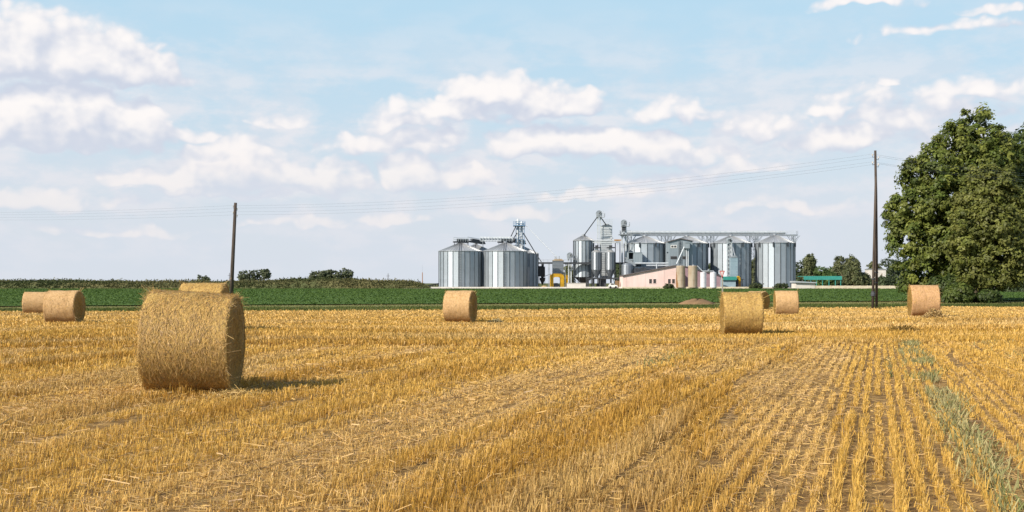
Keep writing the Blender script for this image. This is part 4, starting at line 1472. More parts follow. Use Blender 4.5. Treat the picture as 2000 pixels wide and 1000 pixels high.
# pipe bridge
root = thing('pipe_bridge', (X(1185, 345), 345, Z(561, 345)), 'twin pipe bridge passing above the hopper tanks to a brown box', 'pipe bridge')
mb = MB(); mb.tube((X(1158, 345), 345, Z(470, 345)), (X(1211, 345), 345, Z(470, 345)), .22, .22, 8); mb.rect(1158, 1212, 472.5, 474.5, 345, 1.0); mb.build('pipe', M['steel_light'], root)
mb = MB(); mb.rect(1200, 1213, 467.5, 470.5, 344.6, 1.2); mb.build('box', M['rust'], root)
mb = MB()
for p in (1202, 1211): mb.bar((X(p, 345), 345.3, Z(561, 345)), (X(p, 345), 345.3, Z(474, 345)), .25)
mb.build('column', M['steel_dark'], root)
mb = MB(); mb.bar((X(1207, 345), 345.5, Z(490, 345)), (X(1207, 345), 345.5, Z(475, 345)), .12); mb.bar((X(1204.5, 345), 345.5, Z(488, 345)), (X(1209.5, 345), 345.5, Z(488, 345)), .1); mb.build('valve', M['steel_light'], root)

# pallets
root = thing('pallet_stack', (X(1206, 338), 338, Z(561, 338)), 'stack of brown wooden pallets left of the pink building', 'pallets')
for q in range(6):
    mb = MB(); z_ = Z(561, 338) + q * .33
    mb.box(X(1202.5, 338), X(1210, 338), 338, 339.2, z_ + .16, z_ + .25)
    for p in (1203.2, 1206, 1209.2): mb.box(X(p - .6, 338), X(p + .6, 338), 338, 339.2, z_, z_ + .16)
    mb.build('pallet', M['wood'], root)

# ------------------------------------------------------------------ pink building
d = 333.0
root = thing('pink_building', (X(1270, d), d, Z(561, d)), 'long pink building with a roof sloping up to the right', 'building')
mb = MB()
zb_ = Z(562, d)
mb.prism([(X(1216, d), zb_), (X(1320.5, d), zb_), (X(1320.5, d), Z(519, d)), (X(1216, d), Z(539, d))], d, d + 9)
for p in (1222.5, 1259.5, 1296.5): mb.box(X(p - .35, d), X(p + .35, d), d - .06, d + .02, zb_, Z(539 - 20 * (p - 1216) / 104.5, d) - .15)
mb.build('wall', M['pink'], root)
mb = MB(); zz = [(X(1215, d), Z(539.6, d)), (X(1321, d), Z(519.3, d)), (X(1321, d), Z(517.6, d)), (X(1215, d), Z(538, d))]
mb.prism(zz, d - .4, d + 9.3); mb.build('roof', M['roof_dark'], root)
for (a, b) in ((1268, 1273.3), (1276, 1281.3), (1304.8, 1310), (1312.8, 1318)):
    mb = MB()
    mb.rect(a - .7, b + .7, 544.3, 545, d - .05, .1); mb.rect(a - .7, b + .7, 553.5, 554.3, d - .09, .14)
    mb.rect(a - .7, a, 545, 553.5, d - .05, .1); mb.rect(b, b + .7, 545, 553.5, d - .05, .1)
    wf = mb.build('window', M['pink'], root)
    mb = MB(); mb.rect(a, b, 545, 553.5, d - .015, .06)
    mb.build('pane', M['glass'], wf)
    mb = MB(); mb.rect((a + b) / 2 - .25, (a + b) / 2 + .25, 545, 553.5, d - .035, .015); mb.build('mullion', M['roof_dark'], wf)
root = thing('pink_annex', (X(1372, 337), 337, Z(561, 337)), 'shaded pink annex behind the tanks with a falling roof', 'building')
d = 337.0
mb = MB(); mb.prism([(X(1335, d), Z(562, d)), (X(1408.5, d), Z(562, d)), (X(1408.5, d), Z(540, d)), (X(1337, d), Z(521, d)), (X(1335, d), Z(521, d))], d, d + 7); mb.build('wall', mat('shaded_pink_render', (.36, .24, .27), (.30, .20, .23), .5, .9), root)  # pink render in a darker, purplish colour that paints the shade
mb = MB(); mb.prism([(X(1334, d), Z(521, d)), (X(1337, d), Z(521, d)), (X(1409, d), Z(540, d)), (X(1409, d), Z(538.4, d)), (X(1337, d), Z(519.3, d)), (X(1334, d), Z(519.3, d))], d - .3, d + 7.2); mb.build('roof', M['roof_dark'], root)

# grey clad tower
d = 341.0
root = thing('clad_tower', (X(1330, d), d, Z(561, d)), 'grey clad tower with small windows between the tall silos', 'building')
mb = MB()
mb.prism([(X(1306, d), Z(562, d)), (X(1352.5, d), Z(562, d)), (X(1352.5, d), Z(471, d)), (X(1328, d), Z(466.5, d)), (X(1306, d), Z(472, d))], d, d + 7)
mb.rect(1303, 1305.9, 473, 492, d + .5, 3)
for p in range(1309, 1352, 3): mb.box(X(p, d) - .04, X(p, d) + .04, d - .05, d + .01, Z(520, d), Z(473, d))
mb.build('wall', M['grey_clad'], root)
mb = MB(); mb.prism([(X(1304, d), Z(473, d)), (X(1328, d), Z(466.6, d)), (X(1354, d), Z(471.4, d)), (X(1354, d), Z(470.2, d)), (X(1328, d), Z(465, d)), (X(1304, d), Z(471.4, d))], d - .4, d + 7.3); mb.build('roof', M['roof_dark'], root)
for (a, b, c_, e_, white) in ((1310, 1322, 478.5, 484.5, True), (1310, 1322, 500.5, 506, False), (1333, 1343, 500.5, 506, False)):
    mb = MB(); mb.rect(a, b, c_, e_, d - .1, .15); wf = mb.build('window', M['white_frame'] if white else M['roof_dark'], root)
    if white:
        for (u, v_) in ((a + 1.2, a + 5.3), (a + 6.7, b - 1.2)):
            mb = MB(); mb.rect(u, v_, c_ + 1.2, e_ - 1.2, d - .13, .05); mb.build('pane', M['glass'], wf)
    else:
        mb = MB(); mb.rect(a + .5, b - .5, c_ + .5, e_ - .5, d - .13, .05); mb.build('pane', M['glass'], wf)
mb = MB(); mb.rect(1337, 1347, 472.5, 485, d - 1.6, 1.55)
mb.prism([(X(1336.5, d), Z(474.5, d)), (X(1346, d), Z(474.5, d)), (X(1346, d), Z(473.3, d)), (X(1336.5, d), Z(473.3, d))], d - 1.75, d - 1.5)
mb.build('hoist_box', M['grey_clad'], root)
mb = MB()
for p in (1326, 1330): mb.bar((X(p, d), d - .3, Z(520, d)), (X(p, d), d - .3, Z(469, d)), .1)
for q in range(16): mb.bar((X(1326, d), d - .3, Z(519 - 3.1 * q, d)), (X(1330, d), d - .3, Z(519 - 3.1 * q, d)), .07)
mb.build('ladder', M['steel_dark'], root)
mb = MB(); mb.tube((X(1336, d), d - .6, Z(482, d)), (X(1319, d), d - 2.5, Z(516, d)), .2, .2, 10); mb.build('spout', M['steel_light'], root)
mb = MB()
for p in (1340, 1343.5): mb.tube((X(p, d), d - .8, Z(562, d)), (X(p, d), d - .8, Z(485, d)), .17, .17, 10)
mb.build('downpipe', M['steel_light'], root)

# filter house and ducts beside the second elevator
d = 343.0
root = thing('filter_house', (X(1240, d), d, Z(561, d)), 'grey filter house with a dark opening before the tall silos', 'machine house')
mb = MB(); mb.rect(1237, 1254.5, 493.5, 515, d, 3); mb.rect(1226.5, 1254.5, 492.7, 493.5, d - .1, 3.2); mb.rect(1226.5, 1228, 493.5, 508, d, 3); mb.rect(1226.5, 1237, 506, 508, d, 3)
mb.build('housing', M['grey_clad'], root)
mb = MB(); mb.rect(1228, 1237, 493.5, 506, d + 2, .5); mb.build('dark_opening_sheet', M['black'], root)  # black sheet painting the shade inside the opening
mb = MB(); mb.bar((X(1222, d), d - .4, Z(508, d)), (X(1241, d), d - .4, Z(518, d)), 1.2, .9); mb.build('chute', M['steel'], root)
mb = MB(); mb.rect(1224, 1240, 513, 561, d + .3, 2.4); mb.lathe([(1.9, 0), (1.9, Z(518, d) - Z(561, d)), (1.2, Z(514, d) - Z(561, d))], 16, (X(1226, d), d, Z(561, d))); mb.build('base_bin', M['galv_dull'], root, tint=lambda i: .35)
root = thing('duct_bank', (X(1275, 342), 342, Z(561, 342)), 'bank of grey ducts and round fans above the pink roof', 'ducts')
d = 342.0
mb = MB(); mb.tube((X(1240, d), d, Z(514.3, d)), (X(1306, d), d, Z(514.3, d)), .28, .28, 10); mb.tube((X(1262, d), d - .5, Z(518.6, d)), (X(1306, d), d - .5, Z(518.6, d)), .22, .22, 10)
mb.tube((X(1282, d), d - .7, Z(530, d)), (X(1282, d), d - .7, Z(516, d)), .18, .18, 8); mb.build('duct', M['steel_light'], root)
for p, r_ in ((1243, .95), (1256, 1.15)):
    mb = MB(); mb.tube((X(p, d), d - 1, Z(529, d)), (X(p, d), d + 1, Z(529, d)), r_, r_, 16); mb.box(X(p, d) - .4, X(p, d) + .4, d - .6, d + .6, Z(561, d), Z(530, d)); mb.build('fan', M['steel_dark'], root)
mb = MB(); mb.rect(1238, 1305, 521, 525, d + 1, 2); mb.rect(1240, 1304, 525, 561, d + 1.4, 1.4); mb.build('frame', M['steel'], root)

# ------------------------------------------------------------------ tanks
for lab, p, hw, top, m_, grp, d in (
        ('beige upright tank with a rust streak beside the pink building', 1329.5, 8.7, 519, 'beige', 'beige tanks', 330),
        ('beige upright tank without rust, nearer the white tanks', 1353, 9.2, 519, 'beige', 'beige tanks', 330),
        ('white upright tank next to the clean beige tank', 1373.5, 6.1, 532, 'white_tank', 'white tanks', 330),
        ('white upright tank nearest the green shed', 1393, 6.3, 532, 'white_tank', 'white tanks', 330)):
    cx, R = X(p, d), hw / FPX * d
    z0 = Z(561.5, d); h = Z(top, d) - z0
    root = thing('storage_tank', (cx, d, z0), lab, 'tank', grp)
    mb = MB(); mb.lathe([(R, 0), (R, h * .5), (R, h * .97), (R * .9, h)], 28, (cx, d, z0)); mb.build('shell', M[m_], root, smooth=False)
    mb = MB()
    for f in (.33, .66, .95): mb.lathe([(R + .03, h * f), (R + .03, h * f + .08)], 28, (cx, d, z0), cap=False)
    mb.build('hoop', M[m_], root)
    if p < 1340:
        mb = MB()
        for k in range(6):
            th = R_(190 + 7 * k); w_ = [.6, .9, 1, .8, .45, .3][k]
            c_, s_ = math.cos(th), math.sin(th)
            mb.bar((cx + (R + .01) * c_, d + (R + .01) * s_, z0), (cx + (R + .01) * c_, d + (R + .01) * s_, z0 + h * .72 * w_), .25, .06)
        mb.build('rust_streak', M['rust'], root)
        mb = MB(); railing(mb, (cx - R * .7, d - R * .5, z0 + h), (cx + R * .7, d - R * .5, z0 + h), .6, .5, .05); mb.build('railing', M['steel'], root)
    mb = MB(); mb.lathe([(.35, 0), (.35, .25), (.1, .32)], 12, (cx + .2, d, z0 + h)); mb.build('lid', M['steel'], root)
root = thing('transfer_pipe', (X(1383, 330), 330, Z(530, 330)), 'pale pipe running over the two white tanks', 'pipe')
mb = MB(); mb.tube((X(1371, 330), 330, Z(529.5, 330)), (X(1394, 330), 330, Z(529.5, 330)), .13, .13, 8); mb.tube((X(1362, 330), 330.4, Z(519, 330)), (X(1372, 330), 330, Z(529.5, 330)), .12, .12, 8)
mb.build('pipe_run', M['steel_light'], root)
mb = MB(); mb.lathe([(.3, 0), (.3, .4), (.1, .55)], 10, (X(1384, 330), 330, Z(529, 330))); mb.build('pump', M['steel'], root)

# ------------------------------------------------------------------ sheds and walls on the right
d = 334.0
root = thing('green_roofed_shed', (X(1425, d), d, Z(561, d)), 'small pale blue shed with a steep green roof behind the road sign', 'shed')
mb = MB(); mb.rect(1411, 1437, 546.5, 562, d, 4); mb.build('wall', M['pale_blue'], root)
mb = MB(); mb.prism([(X(1410, d), Z(547, d)), (X(1438.5, d), Z(547, d)), (X(1438.5, d), Z(540.2, d)), (X(1410, d), Z(540.2, d))], d - .5, d + .1)
mb.box(X(1410, d), X(1438.5, d), d + .1, d + 4.4, Z(540.8, d), Z(540.2, d)); mb.build('roof', M['teal'], root)
mb = MB(); mb.rect(1437.3, 1442, 545, 562, d + .5, 3); mb.build('doorway', M['black'], root)
root = thing('yellow_hoist', (X(1443, 336), 336, Z(561, 336)), 'tall yellow hooped machine between the green shed and the silos', 'machine')
mb = MB()
pts = [(X(1439.5, 336), 336.3, Z(561, 336)), (X(1439.5, 336), 336.3, Z(543, 336)), (X(1440.6, 336), 336.3, Z(540.8, 336)), (X(1443.5, 336), 336.3, Z(540.8, 336)), (X(1445, 336), 336.3, Z(543, 336)), (X(1445, 336), 336.3, Z(553, 336))]
mb.path(pts, [.3] * 6, 8); mb.rect(1442.4, 1446.2, 542, 553.5, 336, .7); mb.build('hoop', M['yellow'], root)
mb = MB(); mb.rect(1440, 1447, 553.5, 561, 336.1, 1.4); mb.build('base', M['rust'], root)
mb = MB(); mb.bar((X(1450.5, 336), 336.5, Z(561, 336)), (X(1450.5, 336), 336.5, Z(546, 336)), .2); mb.rect(1447.5, 1453.5, 545, 546, 336.2, .8); mb.build('column', M['steel_dark'], root)

root = thing('white_shed', (X(1573, 332), 332, Z(562, 332)), 'low white shed with a flat grey roof right of the last silo', 'shed')
d = 332.0
mb = MB(); mb.rect(1554, 1592, 553, 565, d, 5); mb.build('wall', M['white_wall'], root)
mb = MB(); mb.prism([(X(1551.5, d), Z(551.8, d)), (X(1594.5, d), Z(553.2, d)), (X(1594.5, d), Z(551.2, d)), (X(1551.5, d), Z(548.8, d))], d - .6, d + 5.5); mb.build('roof', M['shed_roof'], root)

d = 372.0
root = thing('open_shelter', (X(1607, d), d, Z(561, d)), 'long open shelter with a teal roof on thin posts under the trees', 'shelter')
mb = MB(); mb.prism([(X(1570, d), Z(546.5, d)), (X(1644.5, d), Z(546.5, d)), (X(1644.5, d), Z(539.3, d)), (X(1570, d), Z(539.3, d))], d, d + .25)
mb.prism([(X(1570, d), Z(540, d)), (X(1644.5, d), Z(540, d)), (X(1644.5, d), Z(539.2, d)), (X(1570, d), Z(539.2, d))], d + .25, d + 8)
mb.build('roof', M['teal'], root)
for p in (1573, 1584, 1595, 1607, 1619.5, 1632, 1642.5):
    mb = MB(); mb.bar((X(p, d), d + .3, Z(560, d)), (X(p, d), d + .3, Z(546, d)), .2); mb.build('post', M['teal'], root)

def low_wall(label, pa, pb, top, bot, d, m='cream'):
    mb = MB(); mb.rect(pa, pb, top, bot, d, .3)
    n = max(2, int((pb - pa) / 14))
    for i in range(n + 1):
        p = pa + (pb - pa) * i / n
        mb.rect(p - .5, p + .5, top - .35, bot, d - .04, .38)
    return tag(mb.build('low_wall', M[m], origin=(X((pa + pb) / 2, d), d, Z(bot, d))), label, 'wall')


low_wall('long low cream wall between the white shed and the double pole', 1594, 1767, 558, 566, 331)
low_wall('low cream wall running along the foot of the pink building and tanks', 1216, 1472, 560.2, 566, 329.5)
low_wall('pale kerb wall along the foot of the two wide left silos', 842, 1106, 560.3, 566, 334, 'white_wall')
low_wall('short pale wall between the small white car and the low pinkish wall', 1144.5, 1215.5, 560, 566, 335.5, 'white_wall')

root = thing('tower_house', (X(1722, 410), 412, Z(556, 410)), 'tall narrow white house among the trees beside the double pole', 'house')
mb = MB(); mb.rect(1703, 1730.5, 526, 562, 410, 8); mb.build('wall', M['white_wall'], root)
mb = MB(); mb.rect(1702.4, 1731.2, 525, 526, 409.7, 8.6); mb.build('roof', M['shed_roof'], root)
mb = MB(); mb.rect(1706, 1710, 533, 540, 409.95, .1); mb.build('window', M['glass'], root)

root = thing('loading_ramp', (X(845, 352), 352, Z(561, 352)), 'dark sloping ramp roof on thin posts left of the silos', 'ramp')
mb = MB(); mb.bar((X(831, 352), 353, Z(559.5, 352)), (X(857, 352), 353, Z(553.8, 352)), 2.4, .35); mb.build('roof', M['black'], root)
mb = MB()
for p in (840, 845, 850, 855):
    for yy in (352.1, 353.9): mb.bar((X(p, 352), yy, Z(562, 352)), (X(p, 352), yy, Z(557.6 - (p - 840) * .22, 352)), .1)
mb.build('post', M['steel_dark'], root)

root = thing('chimney', (X(825, 420), 420, Z(556, 420)), 'thin brick chimney on the skyline between the bank and the silos', 'chimney')
mb = MB(); mb.tube((X(825, 420), 420, Z(562, 420)), (X(825, 420), 420, Z(532, 420)), .2, .15, 10); mb.build('stack', M['brick'], root)
mb = MB(); mb.tube((X(825, 420), 420, Z(532, 420)), (X(825, 420), 420, Z(518, 420)), .035, .03, 6); mb.build('rod', M['steel'], root)
for px, top, d, lab in ((758, 534, 460, 'small distant pole with a short crossarm on the weedy bank'), (448, 533, 480, 'thin distant pole just left of the leaning pole')):
    z0 = Z(556, d)
    root = thing('distant_pole', (X(px, d), d, z0), lab, 'utility pole')
    mb = MB(); mb.tube((X(px, d), d, z0), (X(px, d), d, Z(top, d)), .14, .1, 8); mb.build('pole', M['pole_wood'], root)
    mb = MB(); mb.bar((X(px, d) - .7, d, Z(top + 5, d)), (X(px, d) + .7, d, Z(top + 5, d)), .12); mb.build('crossarm', M['pole_wood'], root)

# ------------------------------------------------------------------ weedy bank on the left skyline
BANK_X = [-40, 0, 60, 140, 220, 300, 380, 440, 520, 560, 620, 690, 730, 780, 815, 842]
BANK_Y = [547.5, 548, 547, 547.5, 548.5, 549, 549.5, 549.5, 547.5, 544.5, 542.5, 544, 547.5, 547.5, 551, 562]
def bank():
    d = 335.0
    mb = MB()
    pxs = np.linspace(-140, 842, 150)
    cs = [(0, 0), (.8, .35), (2.2, .72), (4.5, .95), (7, 1.0), (11, .8), (16, .3), (22, 0)]
    r = np.random.default_rng(3)
    V, F = [], []
    for p in pxs:
        top = np.interp(p, BANK_X, BANK_Y) + 2.8
        h = max(.02, (564.0 - top) / FPX * d)
        for (dy, f) in cs:
            y = d + dy; x = (p - 1000) / FPX * d
            V.append((x, y, .1 + h * f + (r.uniform(-.12, .12) * h if 0 < f < 1 else 0)))
    n = len(cs)
    for i in range(len(pxs) - 1):
        for k in range(n - 1):
            F.append((i * n + k, (i + 1) * n + k, (i + 1) * n + k + 1, i * n + k + 1))
    me = bpy.data.meshes.new('embankment'); me.from_pydata(V, [], F)
    me.polygons.foreach_set('use_smooth', [True] * len(F)); me.update()
    o = link_mesh('embankment', me, M['mound']); o['kind'] = 'structure'
    # weeds on it
    m = 26000
    p = r.uniform(-140, 838, m); t = r.uniform(0, 1, m) ** 1.1
    dy = t * 9
    f = np.interp(dy, [c[0] for c in cs], [c[1] for c in cs])
    h = np.maximum(.02, (561.2 - np.interp(p, BANK_X, BANK_Y)) / FPX * d)
    x = (p - 1000) / FPX * d; y = d + dy
    z = .1 + h * f
    hh = np.minimum(r.gamma(2, .18, m) * (.2 + 1.5 * fnoise(x * .16, y * .3, 5)), 1.1) * np.clip(h / 1.5, .25, 1)
    P = np.stack([x, y, z + hh * r.uniform(0, 1, m)], 1)
    a = r.normal(0, 1, (m, 3)); a /= np.linalg.norm(a, axis=1)[:, None]
    b = np.cross(a, r.normal(0, 1, (m, 3))); b /= np.linalg.norm(b, axis=1)[:, None]
    a *= r.uniform(.12, .42, (m, 1)); b *= r.uniform(.08, .22, (m, 1))
    Vq = np.stack([P - a, P - b, P + a, P + b], 1)
    k = np.clip((fnoise(x * .05, y * .3, 15) - .45) * 3.5 + .4, 0, 1)[:, None]
    c = np.array([.078, .095, .036]) * (1 - k) + np.array([.16, .15, .065]) * k
    c = c * r.uniform(.6, 1.3, (m, 1))
    tag(quads('undergrowth', Vq, c, M['grass']), 'tangled weeds covering the low bank on the left skyline', 'undergrowth', kind='stuff')


bank()

# ------------------------------------------------------------------ trees
def leaf_cloud(lobes, n_clump, per, size, col_a, col_b, seed, clump_r=.8, droop=.25):
    """leaves gathered in clumps that ride on the lobes of a crown; some clumps stand out as sprays"""
    r = np.random.default_rng(seed)
    lob = np.array(lobes, dtype=float)           # x y z rx ry rz
    vol = (lob[:, 3] * lob[:, 4] * lob[:, 5]) ** (2 / 3)
    idx = r.choice(len(lob), n_clump, p=vol / vol.sum())
    dirs = r.normal(0, 1, (n_clump, 3)); dirs /= np.linalg.norm(dirs, axis=1)[:, None]
    rad = 1 - np.abs(r.normal(0, .16, n_clump))
    out = r.uniform(0, 1, n_clump) < .16
    rad = np.where(out, r.uniform(1.0, 1.22, n_clump), np.clip(rad, .3, 1.02))
    lump = 1 + .14 * np.sin(dirs[:, 0] * 6 + lob[idx, 0] * 3) * np.sin(dirs[:, 2] * 7 + lob[idx, 2] * 2)
    C = lob[idx, :3] + dirs * lob[idx, 3:6] * (rad * lump)[:, None]
    ctone = r.uniform(0, 1, n_clump) ** 1.3
    cb = r.uniform(.7, 1.25, n_clump)
    csz = clump_r * r.uniform(.55, 1.25, n_clump) * np.where(out, .7, 1)
    k = np.repeat(np.arange(n_clump), per)
    n = len(k)
    u = r.normal(0, 1, (n, 3)); u /= np.linalg.norm(u, axis=1)[:, None]
    q = r.uniform(0, 1, n) ** .45
    o = u * (q * csz[k])[:, None] * np.array([1.05, 1.05, .8])
    o[:, 2] -= droop * np.hypot(o[:, 0], o[:, 1])
    P = C[k] + o
    nrm = u * 1.0 + dirs[k] * .6 + r.normal(0, .45, (n, 3)) + np.array([-.15, -.2, .5])
    a = r.normal(0, 1, (n, 3)); a[:, 2] -= .4
    a -= nrm * (np.sum(a * nrm, 1) / np.sum(nrm * nrm, 1))[:, None]
    a /= (np.linalg.norm(a, axis=1)[:, None] + 1e-6)
    b = np.cross(a, nrm); b /= (np.linalg.norm(b, axis=1)[:, None] + 1e-6)
    s = size * r.uniform(.6, 1.35, n)
    a *= s[:, None]; b *= (s * .55)[:, None]
    V = np.stack([P - a, P - b - a * .1, P + a, P + b - a * .1], 1)
    ca, cb_ = np.array(col_a), np.array(col_b)
    c = ca * (1 - ctone[k])[:, None] + cb_ * ctone[k][:, None]
    c = c * cb[k][:, None] * r.uniform(.75, 1.25, (n, 1))
    return V, c, C


def tree(label, px, d, height, lobes, n_clump, per, size, ca, cb, seed, clump_r=.8, trunk_r=.35, group=None, name='tree', cat='tree', base=None, limbs=9, trunk_h=.6):
    """lobes in metres relative to the foot of the trunk: x y z rx ry rz"""
    x = X(px, d)
    z0 = float(g(x, d)) if base is None else base
    root = thing(name, (x, d, z0), label, cat, group)
    V, c, C = leaf_cloud(lobes, n_clump, per, size, ca, cb, seed, clump_r)
    o = quads('crown', V, c, M['leaf'])
    o.parent = root
    r = random.Random(seed)
    mb = MB()
    zt = height * trunk_h
    pts = [Vector((x, d, z0 - .3)), Vector((x + r.uniform(-.1, .1), d, z0 + zt * .3)), Vector((x + r.uniform(-.3, .3), d + .1, z0 + zt * .65)), Vector((x + r.uniform(-.3, .3), d, z0 + zt))]
    mb.path(pts, [trunk_r * 1.25, trunk_r, trunk_r * .8, trunk_r * .4], 10)
    for q in range(limbs):
        lb = lobes[q % len(lobes)]
        s = pts[1].lerp(pts[3], r.uniform(.1, .95))
        e = Vector((x + lb[0] + r.uniform(-.4, .4) * lb[3], d + lb[1] + r.uniform(-.4, .4) * lb[4], z0 + lb[2] + r.uniform(-.3, .5) * lb[5]))
        m_ = s.lerp(e, .5) + Vector((0, 0, .12 * (e - s).length))
        mb.path([s, m_, e], [trunk_r * .4, trunk_r * .25, trunk_r * .08], 6)
    mb.build('trunk', M['bark'], root, smooth=True)
    return root


def L(px, py, rpx, rpy, d, x_c, z_c, dy=0.0, depth=1.0):
    """a lobe from its silhouette at distance d"""
    return (X(px, d) - x_c, dy, Z(py, d) - z_c, rpx / FPX * d, rpx / FPX * d * depth, rpy / FPX * d)


DARK, OLIVE, FRESH = (.030, .052, .014), (.075, .095, .024), (.085, .115, .022)
dB = 116.0
xc, zc = X(1880, dB), float(g(X(1880, dB), dB))
lobes = [L(px, py, rx, ry, dB, xc, zc, dy) for px, py, rx, ry, dy in (
    (1915, 262, 42, 52, 0), (1868, 282, 40, 42, .5), (1830, 330, 45, 45, -.3), (1790, 340, 28, 32, .3), (1800, 400, 52, 50, -.8), (1757, 415, 24, 34, 0),
    (1778, 470, 45, 55, -.6), (1850, 400, 60, 70, -1.5), (1905, 340, 55, 60, -1), (1960, 300, 38, 45, 0), (1845, 480, 60, 60, -1.8), (1800, 535, 45, 42, -1),
    (1850, 550, 45, 36, -1.6), (1955, 400, 60, 80, 1.5), (1900, 470, 60, 90, 1.0))]
tree('huge dark tree with a domed crown, the left one of the big group', 1880, dB, 20, lobes, 1500, 58, .19, (.085, .120, .020), (.205, .225, .045), 11, .78, .5, limbs=16)
dF = 108.0
xc, zc = X(1906, dF), float(g(X(1906, dF), dF))
lobes = [L(px, py, rx, ry, dF, xc, zc, dy) for px, py, rx, ry, dy in (
    (1935, 372, 48, 48, 0), (1900, 400, 36, 42, .3), (1975, 410, 40, 50, .3), (1925, 440, 58, 46, -.5), (1890, 480, 36, 40, 0), (1950, 490, 52, 46, -.6), (1905, 525, 32, 32, 0), (1965, 530, 40, 30, 0), (1930, 540, 34, 24, -.3))]
tree('yellowish drooping tree with a pale trunk in front of the huge dark tree', 1906, dF, 13, lobes, 950, 54, .17, (.125, .145, .028), (.205, .21, .052), 12, .66, .3, limbs=12)
dQ = 122.0
xc, zc = X(2010, dQ), float(g(X(2010, dQ), dQ))
lobes = [L(px, py, rx, ry, dQ, xc, zc, dy) for px, py, rx, ry, dy in ((2000, 290, 40, 45, 0), (2040, 330, 60, 70, 0), (1995, 370, 45, 60, 0), (2030, 450, 60, 70, 0), (2005, 480, 30, 50, 0), (2060, 420, 60, 90, 1))]
tree('dark tree cut off by the picture edge behind the yellowish one', 2010, dQ, 17, lobes, 700, 48, .2, (.055, .088, .022), (.115, .145, .038), 13, .8, .4)

# bushes at the foot of the group
for i, (px, py, rx, ry, d, lab) in enumerate(((1845, 565, 30, 26, 110, 'dark bush at the left foot of the big trees'), (1872, 572, 22, 16, 107, 'light green bush left of the pale trunk'), (1932, 576, 16, 10, 107, 'low dark bush right of the pale trunk'), (1815, 560, 26, 28, 118, 'tall bush filling the left foot of the big group'))):
    xc, zc = X(px, d), float(g(X(px, d), d))
    lobes = [L(px, py, rx, ry, d, xc, zc), L(px + rx * .6, py + ry * .3, rx * .6, ry * .7, d, xc, zc, .3), L(px - rx * .6, py + ry * .25, rx * .6, ry * .75, d, xc, zc, -.3)]
    tree(lab, px, d, 1.5, lobes, 200, 34, .15, (.045, .075, .017) if i != 1 else (.08, .115, .022), (.085, .115, .03) if i != 1 else (.13, .16, .035), 20 + i, .5, .07, name='bush', cat='bush', limbs=5)

# trees behind the plant, right
FAR = [
    (1562, 530, 20, 32, 430, 'dark tree just right of the last silo', 0), (1580, 518, 15, 24, 400, 'roundish tree rising alone left of the teal shelter', 1),
    (1612, 537, 26, 22, 395, 'fresh green tree above the left of the teal shelter', 2), (1652, 518, 24, 26, 420, 'broad olive tree with the tallest crown behind the teal shelter', 1),
    (1668, 535, 26, 26, 400, 'olive tree right of the tallest one by the shelter', 1), (1632, 530, 18, 18, 410, 'small grey-green tree between two taller ones behind the shelter', 1),
    (1690, 542, 22, 16, 405, 'low dark tree left of the double pole', 0), (1712, 530, 22, 22, 450, 'low tree directly behind the double pole', 1),
    (1745, 530, 28, 32, 440, 'dark tree right of the white tower house', 0), (1770, 525, 30, 40, 460, 'tall dark tree at the left border of the big group', 0),
    (1722, 548, 18, 12, 380, 'low dark thicket in front of the tower house', 0), (1645, 550, 30, 12, 405, 'dark hedge-like tree behind the shelter posts', 0), (1600, 550, 34, 12, 405, 'deep green thicket under the shelter roof', 0),
    (1110, 533, 12, 24, 400, 'tree seen through the yellow portal and beside the narrow silo', 1), (1304, 525, 10, 30, 420, 'thin tree between the first and second tall silos', 1), (1385, 528, 8, 20, 420, 'thin tree between the second and third tall silos', 0), (1472, 520, 14, 26, 410, 'tree filling the gap before the last silo', 1),
    (1990, 552, 30, 20, 210, 'hedge tree at the picture edge beyond the road', 0), (1210, 530, 10, 24, 420, 'tree glimpsed behind the steel columns', 0)]
PAL = [((.050, .074, .031), (.088, .115, .047)), ((.10, .118, .047), (.16, .17, .072)), ((.074, .125, .031), (.112, .165, .047))]
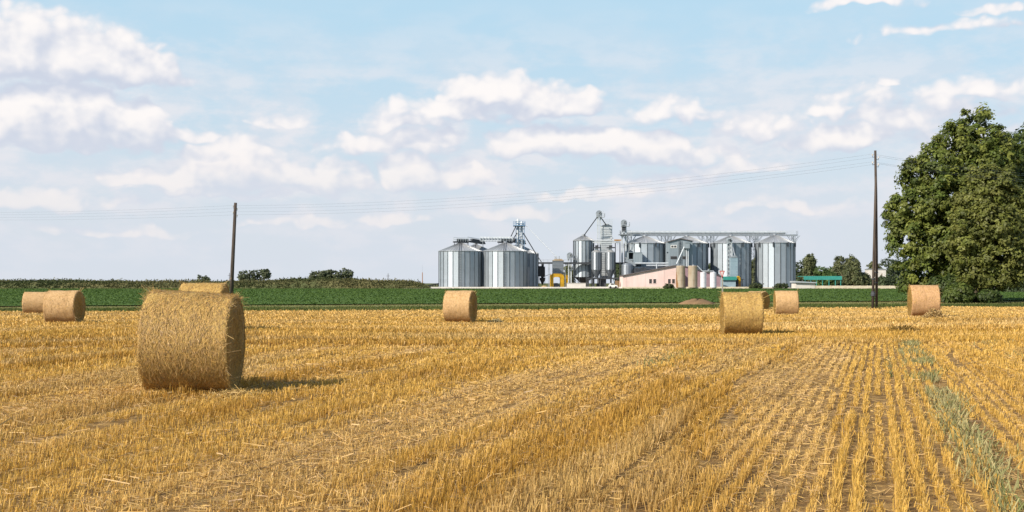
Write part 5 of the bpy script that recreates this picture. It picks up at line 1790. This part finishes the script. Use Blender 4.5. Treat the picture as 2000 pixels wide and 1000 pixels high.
for i, (px, py, rx, ry, d, lab, kk) in enumerate(FAR):
    r = random.Random(100 + i)
    xc, zc = X(px, d), Z(561, d)
    lobes = []
    for q in range(6):
        lobes.append(L(px + r.uniform(-.55, .55) * rx, py + r.uniform(-.5, .55) * ry, rx * r.uniform(.4, .6), ry * r.uniform(.4, .6), d, xc, zc, r.uniform(-1, 1)))
    lobes.append(L(px, py + ry * .6, rx * .8, ry * .5, d, xc, zc))
    lobes.append(L(px, py + ry * 1.1, rx * .7, ry * .4, d, xc, zc))
    tree(lab, px, d, 8, lobes, 260, 22, .36, PAL[kk][0], PAL[kk][1], 200 + i, 1.0, .22, 'trees behind the grain plant', base=zc, limbs=6)

for i, (px, py, rx, ry, d, lab, nc) in enumerate((
        (398, 545, 15, 9, 370, 'small round bush on the skyline above the hidden bale', 120),
        (481, 538, 19, 14, 372, 'open crowned tree on the bank, the paler left one of two', 190), (509, 537, 19, 14, 374, 'open crowned tree on the bank, the right one of two', 200),
        (622, 538, 19, 12, 372, 'left one of three low trees on the bank', 170), (646, 537, 19, 12, 374, 'middle one of three low trees on the bank', 180), (671, 538, 21, 13, 372, 'darkest right one of three low trees on the bank', 220))):
    r = random.Random(300 + i)
    xc, zc = X(px, d), Z(554, d)
    lobes = [L(px + r.uniform(-.6, .6) * rx, py + r.uniform(-.5, .6) * ry, rx * r.uniform(.35, .6), ry * r.uniform(.5, .75), d, xc, zc, r.uniform(-1, 1)) for q in range(7)]
    tree(lab, px, d, 3, lobes, nc, 13, .30, (.095, .12, .062), (.15, .165, .085), 320 + i, .5, .12, 'trees on the weedy bank', base=zc, limbs=6, name='bush' if i == 0 else 'tree', cat='bush' if i == 0 else 'tree')

for i, (px, py, rx, ry, d, lab) in enumerate(((1306, 559, 9, 5, 328, 'low green bush at the foot of the pink building'), (1477, 558.5, 12, 6, 328, 'green bush between the cream wall and the last silo'), (1525, 558.5, 13, 6, 328, 'green bush at the foot of the last silo'))):
    xc, zc = X(px, d), Z(563, d)
    lobes = [L(px, py, rx, ry, d, xc, zc), L(px + rx * .5, py + 1, rx * .5, ry * .7, d, xc, zc), L(px - rx * .5, py + 1.5, rx * .6, ry * .6, d, xc, zc)]
    tree(lab, px, d, 1, lobes, 110, 14, .2, (.045, .065, .02), (.08, .095, .035), 400 + i, .4, .06, name='bush', cat='bush', base=zc, limbs=4)
